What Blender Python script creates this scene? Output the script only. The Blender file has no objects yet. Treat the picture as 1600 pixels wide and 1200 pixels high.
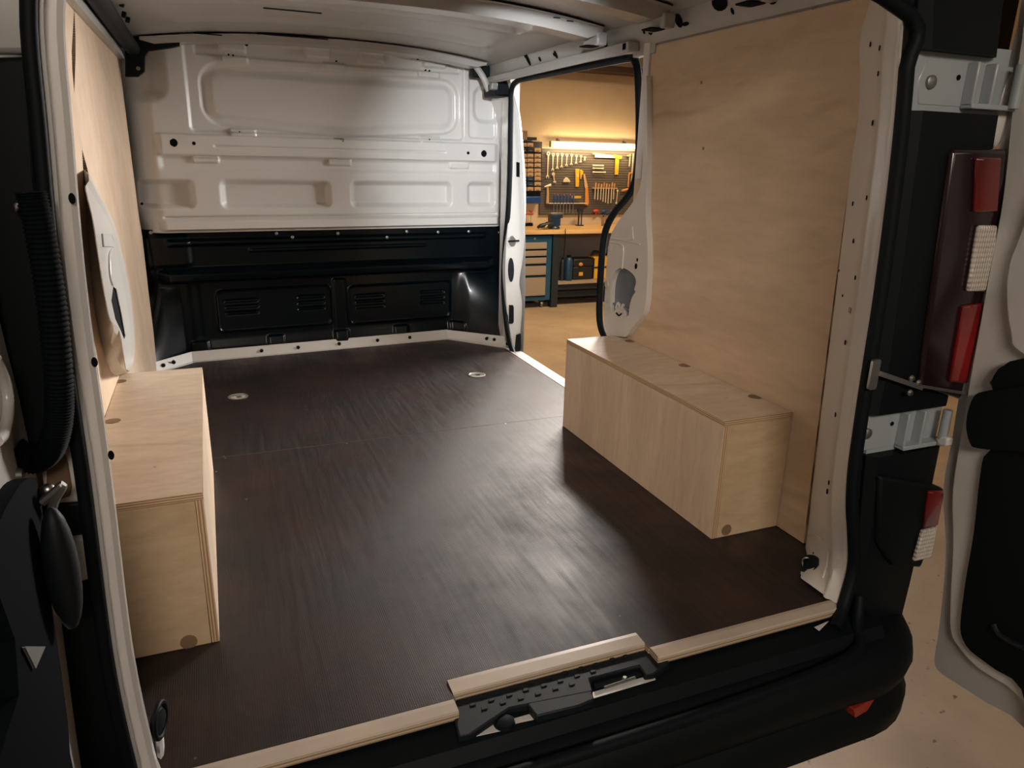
import bpy, math, random
import numpy as np
from mathutils import Vector, Matrix
from mathutils.geometry import tessellate_polygon
random.seed(7)
SC = bpy.context.scene
COL = SC.collection
PI = math.pi

# ---------------------------------------------------------------- camera
CP = Vector((-0.5654, -1.076, 0.984)); FPX = 1131.9
RX, RR, RZ = 1.2673, 0.0245, -0.3947
ROT = Matrix.Rotation(RZ, 3, 'Z') @ Matrix.Rotation(RX, 3, 'X') @ Matrix.Rotation(RR, 3, 'Z')
cam = bpy.data.objects.new('camera', bpy.data.cameras.new('camera'))
COL.objects.link(cam)
cam.matrix_world = Matrix.Translation(CP) @ ROT.to_4x4()
cam.data.sensor_width = 36.0
cam.data.lens = FPX / 1600 * 36.0
cam.data.clip_start = 0.02
SC.camera = cam

# ---------------------------------------------------------------- colour management, world, lights
SC.view_settings.view_transform = 'Standard'
SC.view_settings.look = 'None'
SC.view_settings.gamma = 1.0
SC.view_settings.use_curve_mapping = False
SC.view_settings.exposure = 0.0
W = bpy.data.worlds.new('world'); SC.world = W; W.use_nodes = True
W.node_tree.nodes['Background'].inputs[0].default_value = (0.55, 0.62, 0.72, 1)
W.node_tree.nodes['Background'].inputs[1].default_value = 0.0

def area(name, loc, target, size, power, color, sy=None, spread=None):
    L = bpy.data.lights.new(name, 'AREA'); L.energy = power; L.color = color
    L.size = size
    if sy: L.shape = 'RECTANGLE'; L.size_y = sy
    if spread: L.spread = spread
    o = bpy.data.objects.new(name, L); COL.objects.link(o); o.location = loc
    o.rotation_euler = (Vector(target) - Vector(loc)).to_track_quat('-Z', 'Y').to_euler()
    return o
# ceiling panel follows the floor highlight; side, bench, rear and spot lamps are added
area('ceiling_panel_light', (2.30, 4.35, 2.72), (0.3, 0.6, 0), 0.45, 30, (1.0, 0.92, 0.85), 0.4, 1.3)
area('added_side_light', (2.70, 2.05, 1.30), (-0.6, 2.7, 0.75), 0.9, 17, (1.0, 0.96, 0.92), 0.8, 1.3)  # added soft light through the side door, mainly for the bulkhead
area('added_side_light', (2.62, 3.20, 1.15), (-0.85, 0.9, 0.15), 0.8, 37, (1.0, 0.94, 0.87), 0.6, 1.3)  # added light through the side door for the left wall and box
area('bench_fill_light', (3.6, 4.9, 2.7), (3.3, 5.3, -0.75), 1.6, 94, (1.0, 0.70, 0.38), 0.5, 2.4)  # added warm fill for the bench wall and garage floor
area('rear_fill_light', (-0.9, -3.6, 2.7), (0.0, 0.8, 0.4), 1.6, 26, (1.0, 0.87, 0.74), 1.0, 1.2)  # added warm fill from behind the camera
SPL = Vector((0.10, 0.16, 1.33)); SPT = Vector((0.90, 2.7, 0.84))  # unseen spot added to brighten the bulkhead's right side and the jamb
sp = bpy.data.lights.new('added_spot_light', 'SPOT'); sp.energy = 260; sp.color = (.93, .97, 1.0); sp.spot_size = math.radians(37); sp.spot_blend = 1.0; sp.shadow_soft_size = 0.05
spo = bpy.data.objects.new('added_spot_light', sp); COL.objects.link(spo); spo.location = SPL
spo.rotation_euler = (SPT - SPL).to_track_quat('-Z', 'Y').to_euler()

# ---------------------------------------------------------------- helpers
def at(u, v, ax, val):
    d = ROT @ Vector(((u - 800) / FPX, -(v - 600) / FPX, -1.0))
    i = 'xyz'.index(ax)
    return CP + d * ((val - CP[i]) / d[i])
def atp(u, v, P0, n):
    d = ROT @ Vector(((u - 800) / FPX, -(v - 600) / FPX, -1.0))
    n = Vector(n); return CP + d * (n.dot(Vector(P0) - CP) / n.dot(d))

def tag(o, label=None, cat=None, group=None, kind=None):
    if label: o['label'] = label
    if cat: o['category'] = cat
    if group: o['group'] = group
    if kind: o['kind'] = kind
    return o
def empty(name, loc, label, cat, group=None, rz=0):
    o = bpy.data.objects.new(name, None); COL.objects.link(o)
    o.location = loc; o.rotation_euler = (0, 0, rz); o.empty_display_size = 0.05
    return tag(o, label, cat, group)
def wloc(p):
    v = Vector((0, 0, 0))
    while p is not None:
        v += Vector(p.location); p = p.parent
    return v
class MB:
    def __init__(s): s.v = []; s.f = []; s.m = []
    def add(s, vs, fs, mi=0):
        b = len(s.v); s.v += [tuple(p) for p in vs]
        for k, f in enumerate(fs):
            s.f.append(tuple(b + i for i in f)); s.m.append(mi[k] if isinstance(mi, list) else mi)
        return s
    def box(s, a, b, mi=0):
        x0, y0, z0 = a; x1, y1, z1 = b
        x0, x1 = min(x0, x1), max(x0, x1); y0, y1 = min(y0, y1), max(y0, y1); z0, z1 = min(z0, z1), max(z0, z1)
        return s.add([(x0,y0,z0),(x1,y0,z0),(x1,y1,z0),(x0,y1,z0),(x0,y0,z1),(x1,y0,z1),(x1,y1,z1),(x0,y1,z1)],
                     [(0,3,2,1),(4,5,6,7),(0,1,5,4),(1,2,6,5),(2,3,7,6),(3,0,4,7)], mi)
    def bar(s, p, q, w, h, up=(0,0,1), mi=0):
        p = Vector(p); q = Vector(q); d = (q - p).normalized(); u = Vector(up)
        a = d.cross(u).normalized() * w / 2; b = a.cross(d).normalized() * h / 2
        vs = [p-a-b, p+a-b, p+a+b, p-a+b, q-a-b, q+a-b, q+a+b, q-a+b]
        return s.add(vs, [(0,1,2,3),(7,6,5,4),(0,4,5,1),(1,5,6,2),(2,6,7,3),(3,7,4,0)], mi)
    def tube(s, path, r, n=10, closed=False, mi=0, flat=1.0):
        P = [Vector(p) for p in path]; N = len(P)
        R = r if isinstance(r, (list, tuple)) else [r] * N
        T = []
        for i in range(N):
            a = P[(i-1) % N] if (closed or i > 0) else P[i]
            b = P[(i+1) % N] if (closed or i < N-1) else P[i]
            T.append((b - a).normalized())
        ref = Vector((0,0,1)) if abs(T[0].z) < .9 else Vector((1,0,0))
        nrm = T[0].cross(ref).normalized(); vs = []
        for i in range(N):
            nrm = (nrm - T[i] * nrm.dot(T[i])).normalized(); bn = T[i].cross(nrm)
            for k in range(n):
                a = 2*PI*k/n
                vs.append(P[i] + (nrm*math.cos(a)*flat + bn*math.sin(a)) * R[i])
        fs = []
        for i in range(N if closed else N-1):
            j = (i+1) % N
            for k in range(n):
                l = (k+1) % n
                fs.append((i*n+k, i*n+l, j*n+l, j*n+k))
        if not closed: fs += [tuple(range(n))[::-1], tuple((N-1)*n + k for k in range(n))]
        return s.add(vs, fs, mi)
    def lathe(s, prof, c, axis='z', n=20, mi=0):
        """prof: list of (radius, distance along axis)"""
        c = Vector(c); A = Vector(axis) if not isinstance(axis, str) else Vector({'x':(1,0,0),'y':(0,1,0),'z':(0,0,1)}[axis])
        A.normalize(); ref = Vector((0,0,1)) if abs(A.z) < .9 else Vector((1,0,0))
        U = A.cross(ref).normalized(); V = A.cross(U)
        vs = []; fs = []
        for r, h in prof:
            for k in range(n):
                a = 2*PI*k/n; vs.append(c + A*h + (U*math.cos(a) + V*math.sin(a))*max(r, 1e-5))
        for i in range(len(prof)-1):
            for k in range(n):
                l = (k+1) % n; fs.append((i*n+k, i*n+l, (i+1)*n+l, (i+1)*n+k))
        fs += [tuple(range(n))[::-1], tuple((len(prof)-1)*n+k for k in range(n))]
        return s.add(vs, fs, mi)
    def ball(s, c, rx, ry, rz, n=16, m=10, mi=0):
        c = Vector(c); vs = []; fs = []
        for i in range(m+1):
            t = PI*i/m
            for k in range(n):
                a = 2*PI*k/n
                vs.append(c + Vector((rx*math.sin(t)*math.cos(a), ry*math.sin(t)*math.sin(a), rz*math.cos(t))))
        for i in range(m):
            for k in range(n):
                l = (k+1) % n; fs.append((i*n+k, (i+1)*n+k, (i+1)*n+l, i*n+l))
        return s.add(vs, fs, mi)
    def plate(s, outline, t, frame, holes=(), mi=0, mside=None, top=None):
        """outline (list of 2D) extruded by t along frame normal. frame=(origin,u,v,n)"""
        O, U, V, N = [Vector(a) for a in frame]
        loops = [list(outline)] + [list(h) for h in holes]
        flat = [p for L in loops for p in L]; n = len(flat)
        tris = tessellate_polygon([[Vector((p[0], p[1], 0)) for p in L] for L in loops])
        mside = mi if mside is None else mside
        vs = [O + U*p[0] + V*p[1] for p in flat] + [O + U*p[0] + V*p[1] + N*t for p in flat]
        fs = []; ms = []
        for a, b, c in tris:
            pa, pb, pc = flat[a], flat[b], flat[c]
            cr = (pb[0]-pa[0])*(pc[1]-pa[1]) - (pb[1]-pa[1])*(pc[0]-pa[0])
            up = (a, b, c) if cr*(U.cross(V).dot(N*t)) > 0 else (a, c, b)
            fs.append(tuple(i+n for i in up)); fs.append(up[::-1]); ms += [mi, mi]
        off = 0
        for L in loops:
            m = len(L)
            for i in range(m):
                j = (i+1) % m
                fs.append((off+i, off+j, off+j+n, off+i+n)); ms.append(mside)
            off += m
        return s.add(vs, fs, ms)
    def build(s, name, mat, parent=None, bevel=0, seg=2, smooth=40, kind=None, fixn=False):
        me = bpy.data.meshes.new(name)
        o = wloc(parent)
        me.from_pydata([(x-o.x, y-o.y, z-o.z) for x, y, z in s.v], [], s.f)
        for m in (mat if isinstance(mat, (list, tuple)) else [mat]): me.materials.append(m)
        me.polygons.foreach_set('material_index', s.m)
        if fixn:
            import bmesh
            bm = bmesh.new(); bm.from_mesh(me); bmesh.ops.recalc_face_normals(bm, faces=bm.faces); bm.to_mesh(me); bm.free()
        if smooth:
            me.polygons.foreach_set('use_smooth', [True]*len(me.polygons))
            me.set_sharp_from_angle(angle=math.radians(smooth))
        me.update()
        ob = bpy.data.objects.new(name, me); COL.objects.link(ob)
        if parent is not None: ob.parent = parent
        if bevel:
            b = ob.modifiers.new('bevel', 'BEVEL'); b.width = bevel; b.segments = seg; b.limit_method = 'ANGLE'; b.angle_limit = math.radians(35)
        if kind: ob['kind'] = kind
        return ob
def copy_tree(o, parent=None):
    c = o.copy(); COL.objects.link(c); c.parent = parent
    for ch in list(o.children): copy_tree(ch, c)
    return c
def crom(P, n=6, closed=False):
    P = [Vector(p) for p in P]; out = []; N = len(P)
    for i in range(N if closed else N-1):
        if closed: a, b, c, d = P[(i-1) % N], P[i], P[(i+1) % N], P[(i+2) % N]
        else: a, b, c, d = P[max(i-1,0)], P[i], P[i+1], P[min(i+2,N-1)]
        for k in range(n):
            t = k/n
            out.append(.5*((2*b) + (c-a)*t + (2*a-5*b+4*c-d)*t*t + (3*b-a-3*c+d)*t*t*t))
    if not closed: out.append(P[-1])
    return out
def rrect(x0, z0, x1, z1, r, n=4):
    r = min(r, abs(x1-x0)/2*.99, abs(z1-z0)/2*.99); out = []
    for cx, cz, a0 in ((x1-r, z1-r, 0), (x0+r, z1-r, 90), (x0+r, z0+r, 180), (x1-r, z0+r, 270)):
        for k in range(n+1):
            a = math.radians(a0 + 90*k/n); out.append((cx + r*math.cos(a), cz + r*math.sin(a)))
    return out
def circ(cx, cz, r, n=16, rz=None):
    rz = rz or r
    return [(cx + r*math.cos(2*PI*k/n), cz + rz*math.sin(2*PI*k/n)) for k in range(n)]
FX = lambda x: ((x,0,0),(0,1,0),(0,0,1),(1,0,0))      # (y,z) outline extruded along +x
FY = lambda y: ((0,y,0),(1,0,0),(0,0,1),(0,1,0))      # (x,z) outline extruded along +y
FZ = lambda z: ((0,0,z),(1,0,0),(0,1,0),(0,0,1))      # (x,y) outline extruded along +z

# ---------------------------------------------------------------- materials
def newmat(name):
    m = bpy.data.materials.new(name); m.use_nodes = True
    nt = m.node_tree; b = nt.nodes['Principled BSDF']; return m, nt, b
def N(nt, typ, **kw):
    n = nt.nodes.new(typ)
    for k, v in kw.items():
        if k.startswith('i_'):
            key = k[2:]; key = int(key) if key.isdigit() else key.replace('_', ' ')
            n.inputs[key].default_value = v
        else: setattr(n, k, v)
    return n
def noise_bump(nt, b, scale, strength, dist=.002, detail=4, vec=None):
    no = N(nt, 'ShaderNodeTexNoise', i_Scale=scale, i_Detail=detail)
    bu = N(nt, 'ShaderNodeBump', i_Strength=strength, i_Distance=dist)
    if vec is None:
        tc = N(nt, 'ShaderNodeTexCoord'); vec = tc.outputs['Object']
    nt.links.new(vec, no.inputs['Vector']); nt.links.new(no.outputs[0], bu.inputs['Height'])
    nt.links.new(bu.outputs[0], b.inputs['Normal']); return no
def plain(name, col, rough=.5, metal=0, coat=0, bump=None, var=0, spec=.5):
    m, nt, b = newmat(name)
    b.inputs['Base Color'].default_value = (*col, 1); b.inputs['Roughness'].default_value = rough
    b.inputs['Metallic'].default_value = metal; b.inputs['Coat Weight'].default_value = coat
    b.inputs['Coat Roughness'].default_value = .12; b.inputs['Specular IOR Level'].default_value = spec
    if bump: noise_bump(nt, b, *bump)
    if var:
        tc = N(nt, 'ShaderNodeTexCoord'); no = N(nt, 'ShaderNodeTexNoise', i_Scale=6.0, i_Detail=5.0)
        r = N(nt, 'ShaderNodeValToRGB'); e = r.color_ramp.elements
        e[0].position = .3; e[1].position = .7
        e[0].color = (*[c*(1-var) for c in col], 1); e[1].color = (*[min(1, c*(1+var)) for c in col], 1)
        nt.links.new(tc.outputs['Object'], no.inputs['Vector']); nt.links.new(no.outputs[0], r.inputs[0]); nt.links.new(r.outputs[0], b.inputs['Base Color'])
    return m
def ply(name, c0, c1, scale, dark=.35, rough=.5, rot=0):
    """birch plywood face: soft figured grain; scale stretches the noise so small = along the grain"""
    m, nt, b = newmat(name)
    tc = N(nt, 'ShaderNodeTexCoord'); mp = N(nt, 'ShaderNodeMapping'); mp.inputs['Scale'].default_value = scale
    nt.links.new(tc.outputs['Object'], mp.inputs[0])
    n1 = N(nt, 'ShaderNodeTexNoise', i_Scale=1.0, i_Detail=6.0, i_Roughness=.55, i_Distortion=.9)
    n2 = N(nt, 'ShaderNodeTexNoise', i_Scale=9.0, i_Detail=5.0, i_Roughness=.6)
    n3 = N(nt, 'ShaderNodeTexNoise', i_Scale=.55, i_Detail=3.0, i_Distortion=2.2)
    for n in (n1, n2, n3): nt.links.new(mp.outputs[0], n.inputs['Vector'])
    r = N(nt, 'ShaderNodeValToRGB'); e = r.color_ramp.elements
    e[0].position = .36; e[0].color = (*c0, 1); e[1].position = .62; e[1].color = (*c1, 1)
    nt.links.new(n1.outputs[0], r.inputs[0])
    mx = N(nt, 'ShaderNodeMix', data_type='RGBA', blend_type='MULTIPLY'); mx.inputs[0].default_value = .25
    nt.links.new(r.outputs[0], mx.inputs[6])
    r2 = N(nt, 'ShaderNodeValToRGB'); r2.color_ramp.elements[0].position = .3; r2.color_ramp.elements[1].position = .6
    r2.color_ramp.elements[0].color = (.55, .5, .46, 1)
    nt.links.new(n2.outputs[0], r2.inputs[0]); nt.links.new(r2.outputs[0], mx.inputs[7])
    # darker flame streaks
    wv = N(nt, 'ShaderNodeTexWave', i_Scale=1.3, i_Distortion=9.0, i_Detail=3.0)
    wv.inputs['Detail Scale'].default_value = 1.0; wv.bands_direction = 'DIAGONAL'
    nt.links.new(mp.outputs[0], wv.inputs['Vector'])
    r3 = N(nt, 'ShaderNodeValToRGB'); r3.color_ramp.elements[0].position = .0; r3.color_ramp.elements[1].position = .22
    r3.color_ramp.elements[0].color = (.72, .68, .64, 1)
    nt.links.new(wv.outputs[0], r3.inputs[0])
    r4 = N(nt, 'ShaderNodeValToRGB'); r4.color_ramp.elements[0].position = .5; r4.color_ramp.elements[1].position = .68
    nt.links.new(n3.outputs[0], r4.inputs[0])
    mm = N(nt, 'ShaderNodeMath', operation='MULTIPLY'); mm.inputs[1].default_value = dark
    nt.links.new(r4.outputs[0], mm.inputs[0])
    m2 = N(nt, 'ShaderNodeMix', data_type='RGBA', blend_type='MULTIPLY')
    nt.links.new(mm.outputs[0], m2.inputs[0]); nt.links.new(mx.outputs[2], m2.inputs[6]); nt.links.new(r3.outputs[0], m2.inputs[7])
    # tiny pin knots
    vo = N(nt, 'ShaderNodeTexVoronoi', i_Scale=7.0); nt.links.new(tc.outputs['Object'], vo.inputs['Vector'])
    r5 = N(nt, 'ShaderNodeValToRGB'); r5.color_ramp.elements[0].position = .012; r5.color_ramp.elements[1].position = .03
    r5.color_ramp.elements[0].color = (.4, .3, .22, 1)
    nt.links.new(vo.outputs['Distance'], r5.inputs[0])
    m3 = N(nt, 'ShaderNodeMix', data_type='RGBA', blend_type='MULTIPLY'); m3.inputs[0].default_value = .8
    nt.links.new(m2.outputs[2], m3.inputs[6]); nt.links.new(r5.outputs[0], m3.inputs[7])
    nt.links.new(m3.outputs[2], b.inputs['Base Color'])
    b.inputs['Roughness'].default_value = rough; b.inputs['Specular IOR Level'].default_value = .35
    bu = N(nt, 'ShaderNodeBump', i_Strength=.12, i_Distance=.001); nt.links.new(n2.outputs[0], bu.inputs['Height']); nt.links.new(bu.outputs[0], b.inputs['Normal'])
    return m
def plyedge(name, axis, c0=(.30, .18, .09), c1=(.62, .44, .27), pitch=.0026):
    m, nt, b = newmat(name)
    tc = N(nt, 'ShaderNodeTexCoord'); sp = N(nt, 'ShaderNodeSeparateXYZ'); nt.links.new(tc.outputs['Object'], sp.inputs[0])
    no = N(nt, 'ShaderNodeTexNoise', i_Scale=60.0); nt.links.new(tc.outputs['Object'], no.inputs['Vector'])
    m1 = N(nt, 'ShaderNodeMath', operation='MULTIPLY'); m1.inputs[1].default_value = 1/pitch
    nt.links.new(sp.outputs['XYZ'.index(axis)], m1.inputs[0])
    ad = N(nt, 'ShaderNodeMath', operation='MULTIPLY_ADD'); ad.inputs[1].default_value = .35; nt.links.new(no.outputs[0], ad.inputs[0]); nt.links.new(m1.outputs[0], ad.inputs[2])
    pp = N(nt, 'ShaderNodeMath', operation='PINGPONG'); pp.inputs[1].default_value = 1.0; nt.links.new(ad.outputs[0], pp.inputs[0])
    r = N(nt, 'ShaderNodeValToRGB'); e = r.color_ramp.elements; e[0].position = .35; e[1].position = .65; e[0].color = (*c0, 1); e[1].color = (*c1, 1)
    nt.links.new(pp.outputs[0], r.inputs[0]); nt.links.new(r.outputs[0], b.inputs['Base Color']); b.inputs['Roughness'].default_value = .6
    return m
M = {}
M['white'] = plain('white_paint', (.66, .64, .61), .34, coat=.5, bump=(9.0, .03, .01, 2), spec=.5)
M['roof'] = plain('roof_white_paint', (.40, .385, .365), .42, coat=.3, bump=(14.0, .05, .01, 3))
M['hinge_paint'] = plain('cool_hinge_paint', (.33, .37, .385), .42, coat=.3)
M['grey_primer'] = plain('thin_white_paint', (.50, .49, .48), .4, coat=.2, bump=(20.0, .05, .004, 3))
M['black_gloss'] = plain('black_paint', (.0010, .0035, .0050), .30, spec=.22, coat=.07, bump=(30.0, .04, .003, 2))
M['black_plastic'] = plain('black_plastic', (.0018, .0042, .0052), .6, spec=.20, bump=(600.0, .15, .0006, 2))
M['dark_plastic'] = plain('dark_grey_plastic', (.0055, .0085, .0115), .55, spec=.3, bump=(500.0, .15, .0006, 2))
M['rubber'] = plain('black_rubber', (.0022, .0045, .0065), .6, spec=.18)
M['boot'] = plain('dull_black_rubber', (.0015, .0035, .005), .75, spec=.12)
M['rough_black'] = plain('textured_dark_trim', (.030, .022, .014), .7, bump=(140.0, .6, .004, 3), var=.6)
M['card_black'] = plain('matt_card_plastic', (.0022, .0045, .0065), .85, spec=.08)
M['void'] = plain('dark_cavity', (.004, .005, .007), .9, spec=.1)
M['steel'] = plain('brushed_steel', (.55, .55, .54), .35, 1.0)
M['dull_steel'] = plain('dull_steel', (.30, .30, .29), .45, .9)
M['galv'] = plain('bare_metal_panel', (.19, .22, .25), .42, .35, var=.25)
M['alu'] = plain('aluminium', (.70, .67, .62), .32, .8)
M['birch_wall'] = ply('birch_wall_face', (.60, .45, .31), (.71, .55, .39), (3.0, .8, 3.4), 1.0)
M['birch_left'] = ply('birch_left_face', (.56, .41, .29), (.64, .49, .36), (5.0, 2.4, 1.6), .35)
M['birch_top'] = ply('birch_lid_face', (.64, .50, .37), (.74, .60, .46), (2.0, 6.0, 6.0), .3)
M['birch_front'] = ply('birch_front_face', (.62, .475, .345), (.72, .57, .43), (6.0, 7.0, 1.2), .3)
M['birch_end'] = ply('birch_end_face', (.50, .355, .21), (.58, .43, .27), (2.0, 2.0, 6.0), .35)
M['edge_z'] = plyedge('plywood_edge_flat', 'Z'); M['edge_x'] = plyedge('plywood_edge_upright', 'X', pitch=.003)
M['edge_y'] = plyedge('plywood_edge_upright_cross', 'Y')
M['plug'] = plain('brown_plug', (.22, .135, .075), .55, var=.25)
M['strip_top'] = plain('sanded_strip', (.50, .42, .34), .38, var=.12, bump=(80.0, .1, .001, 3))
M['strip_edge'] = plyedge('strip_plies', 'Z', (.28, .19, .12), (.55, .43, .31), .0035)
M['red_glass'] = plain('red_lamp_glass', (.17, .007, .006), .12, coat=1, var=.5)
M['deep_red'] = plain('deep_red_lamp_glass', (.09, .006, .006), .12, coat=1, var=.6)
M['dark_red'] = plain('smoked_lamp_glass', (.014, .006, .008), .2, coat=.4)
M['red_plastic'] = plain('red_reflector', (.35, .035, .02), .3)
# ribbed clear lens
m, nt, b = newmat('ribbed_clear_glass'); M['clear_lens'] = m
b.inputs['Base Color'].default_value = (.60, .54, .47, 1); b.inputs['Roughness'].default_value = .2; b.inputs['Coat Weight'].default_value = 1
tc = N(nt, 'ShaderNodeTexCoord'); w1 = N(nt, 'ShaderNodeTexWave', i_Scale=45.0); w1.bands_direction = 'X'; w2 = N(nt, 'ShaderNodeTexWave', i_Scale=30.0); w2.bands_direction = 'Z'
mxx = N(nt, 'ShaderNodeMath', operation='ADD')
nt.links.new(tc.outputs['Object'], w1.inputs[0]); nt.links.new(tc.outputs['Object'], w2.inputs[0]); nt.links.new(w1.outputs[1], mxx.inputs[0]); nt.links.new(w2.outputs[1], mxx.inputs[1])
bu = N(nt, 'ShaderNodeBump', i_Strength=.6, i_Distance=.003); nt.links.new(mxx.outputs[0], bu.inputs['Height']); nt.links.new(bu.outputs[0], b.inputs['Normal'])
# film faced floor board
m, nt, b = newmat('film_faced_board'); M['floor_board'] = m
tc = N(nt, 'ShaderNodeTexCoord'); mp = N(nt, 'ShaderNodeMapping'); mp.inputs['Scale'].default_value = (70, 4, 1); nt.links.new(tc.outputs['Object'], mp.inputs[0])
st = N(nt, 'ShaderNodeTexNoise', i_Scale=1.0, i_Detail=6.0, i_Roughness=.65); nt.links.new(mp.outputs[0], st.inputs[0])
bl = N(nt, 'ShaderNodeTexNoise', i_Scale=3.2, i_Detail=7.0, i_Roughness=.62); nt.links.new(tc.outputs['Object'], bl.inputs[0])
r = N(nt, 'ShaderNodeValToRGB'); e = r.color_ramp.elements; e[0].position = .35; e[1].position = .68; e[0].color = (.007, .0048, .0050, 1); e[1].color = (.036, .019, .018, 1)
nt.links.new(bl.outputs[0], r.inputs[0]); 
# scattered dust flecks
vo = N(nt, 'ShaderNodeTexVoronoi', i_Scale=9.0); nt.links.new(tc.outputs['Object'], vo.inputs[0])
rr = N(nt, 'ShaderNodeValToRGB'); rr.color_ramp.elements[0].position = .012; rr.color_ramp.elements[1].position = .03; rr.color_ramp.elements[0].color = (1,1,1,1); rr.color_ramp.elements[1].color = (0,0,0,1)
nt.links.new(vo.outputs['Distance'], rr.inputs[0])
mx = N(nt, 'ShaderNodeMix', data_type='RGBA'); nt.links.new(rr.outputs[0], mx.inputs[0]); nt.links.new(r.outputs[0], mx.inputs[6]); mx.inputs[7].default_value = (.16, .12, .10, 1)
nt.links.new(mx.outputs[2], b.inputs['Base Color'])
a1 = N(nt, 'ShaderNodeMath', operation='ADD'); nt.links.new(st.outputs[0], a1.inputs[0]); nt.links.new(bl.outputs[0], a1.inputs[1])
mr = N(nt, 'ShaderNodeMapRange'); mr.inputs['From Min'].default_value = .7; mr.inputs['From Max'].default_value = 1.3; mr.inputs['To Min'].default_value = .60; mr.inputs['To Max'].default_value = .34
nt.links.new(a1.outputs[0], mr.inputs[0]); nt.links.new(mr.outputs[0], b.inputs['Roughness'])
mp2 = N(nt, 'ShaderNodeMapping'); mp2.inputs['Scale'].default_value = (1,1,1); nt.links.new(tc.outputs['Object'], mp2.inputs[0])
wa = N(nt, 'ShaderNodeTexWave', i_Scale=75.0); wa.bands_direction = 'X'; wb = N(nt, 'ShaderNodeTexWave', i_Scale=75.0); wb.bands_direction = 'Y'
nt.links.new(tc.outputs['Object'], wa.inputs[0]); nt.links.new(tc.outputs['Object'], wb.inputs[0])
mu = N(nt, 'ShaderNodeMath', operation='MULTIPLY'); nt.links.new(wa.outputs[1], mu.inputs[0]); nt.links.new(wb.outputs[1], mu.inputs[1])
ad = N(nt, 'ShaderNodeMath', operation='MULTIPLY_ADD'); ad.inputs[1].default_value = .9; nt.links.new(st.outputs[0], ad.inputs[0]); nt.links.new(mu.outputs[0], ad.inputs[2])
bu = N(nt, 'ShaderNodeBump', i_Strength=.22, i_Distance=.0012); nt.links.new(ad.outputs[0], bu.inputs['Height']); nt.links.new(bu.outputs[0], b.inputs['Normal'])
b.inputs['Specular IOR Level'].default_value = .48
# garage surfaces
m, nt, b = newmat('concrete_floor'); M['concrete'] = m
tc = N(nt, 'ShaderNodeTexCoord'); n1 = N(nt, 'ShaderNodeTexNoise', i_Scale=2.2, i_Detail=8.0, i_Roughness=.62); nt.links.new(tc.outputs['Object'], n1.inputs[0])
r = N(nt, 'ShaderNodeValToRGB'); e = r.color_ramp.elements; e[0].position = .3; e[1].position = .7; e[0].color = (.30, .225, .155, 1); e[1].color = (.42, .325, .232, 1)
vo = N(nt, 'ShaderNodeTexNoise', i_Scale=28.0, i_Detail=3.0); nt.links.new(tc.outputs['Object'], vo.inputs[0])
rr = N(nt, 'ShaderNodeValToRGB'); rr.color_ramp.elements[0].position = .27; rr.color_ramp.elements[1].position = .33; rr.color_ramp.elements[0].color = (.35,.3,.26,1)
nt.links.new(vo.outputs[0], rr.inputs[0]); nt.links.new(n1.outputs[0], r.inputs[0])
mx = N(nt, 'ShaderNodeMix', data_type='RGBA', blend_type='MULTIPLY'); mx.inputs[0].default_value = 1; nt.links.new(r.outputs[0], mx.inputs[6]); nt.links.new(rr.outputs[0], mx.inputs[7])
nt.links.new(mx.outputs[2], b.inputs['Base Color']); b.inputs['Roughness'].default_value = .55
bu = N(nt, 'ShaderNodeBump', i_Strength=.15, i_Distance=.003); nt.links.new(n1.outputs[0], bu.inputs['Height']); nt.links.new(bu.outputs[0], b.inputs['Normal'])
M['wall'] = plain('garage_wall_paint', (.60, .46, .30), .75, var=.04, bump=(40.0, .1, .003, 4))
M['ceil'] = plain('garage_ceiling_paint', (.42, .36, .29), .85, var=.05)
M['beam'] = plain('brown_beam_paint', (.05, .028, .014), .6)
M['peg'] = plain('pegboard_grey', (.06, .05, .042), .6)
M['peg_light'] = plain('pegboard_grey_face', (.105, .085, .070), .6)
M['bench_top'] = ply('bench_beech', (.62, .38, .15), (.74, .50, .23), (1.0, 8.0, 4.0), .2, .4)
M['blue'] = plain('petrol_blue_paint', (.010, .075, .15), .4, coat=.3)
M['vice_blue'] = plain('dark_vice_blue', (.006, .03, .07), .45, coat=.2)
M['drawer'] = plain('drawer_tan_grey', (.32, .26, .20), .5)
M['bench_dark'] = plain('bench_dark_steel', (.012, .022, .030), .5)
M['under'] = plain('under_bench_panel', (.20, .17, .14), .8)
M['bin_tan'] = plain('tan_bin_plastic', (.50, .33, .18), .4)
M['bin_dark'] = plain('dark_bin_plastic', (.012, .013, .016), .5)
M['bin_blue'] = plain('blue_bin_plastic', (.010, .045, .10), .45)
M['yellow'] = plain('yellow_plastic', (.70, .40, .03), .4)
M['orange'] = plain('orange_handle', (.62, .24, .05), .45)
M['wood'] = plain('tool_wood', (.55, .33, .15), .5, var=.15)
M['red'] = plain('red_plastic', (.50, .05, .03), .4)
M['tblue'] = plain('blue_handle', (.015, .06, .22), .35)
M['cream'] = plain('cream_metal', (.80, .70, .52), .35, .3)
m, nt, b = newmat('glowing_tube'); M['tube'] = m
b.inputs['Emission Color'].default_value = (1, .80, .50, 1); b.inputs['Emission Strength'].default_value = 9.0
m, nt, b = newmat('lit_panel'); M['panel'] = m
b.inputs['Emission Color'].default_value = (1, .93, .85, 1); b.inputs['Emission Strength'].default_value = 3.0

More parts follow.
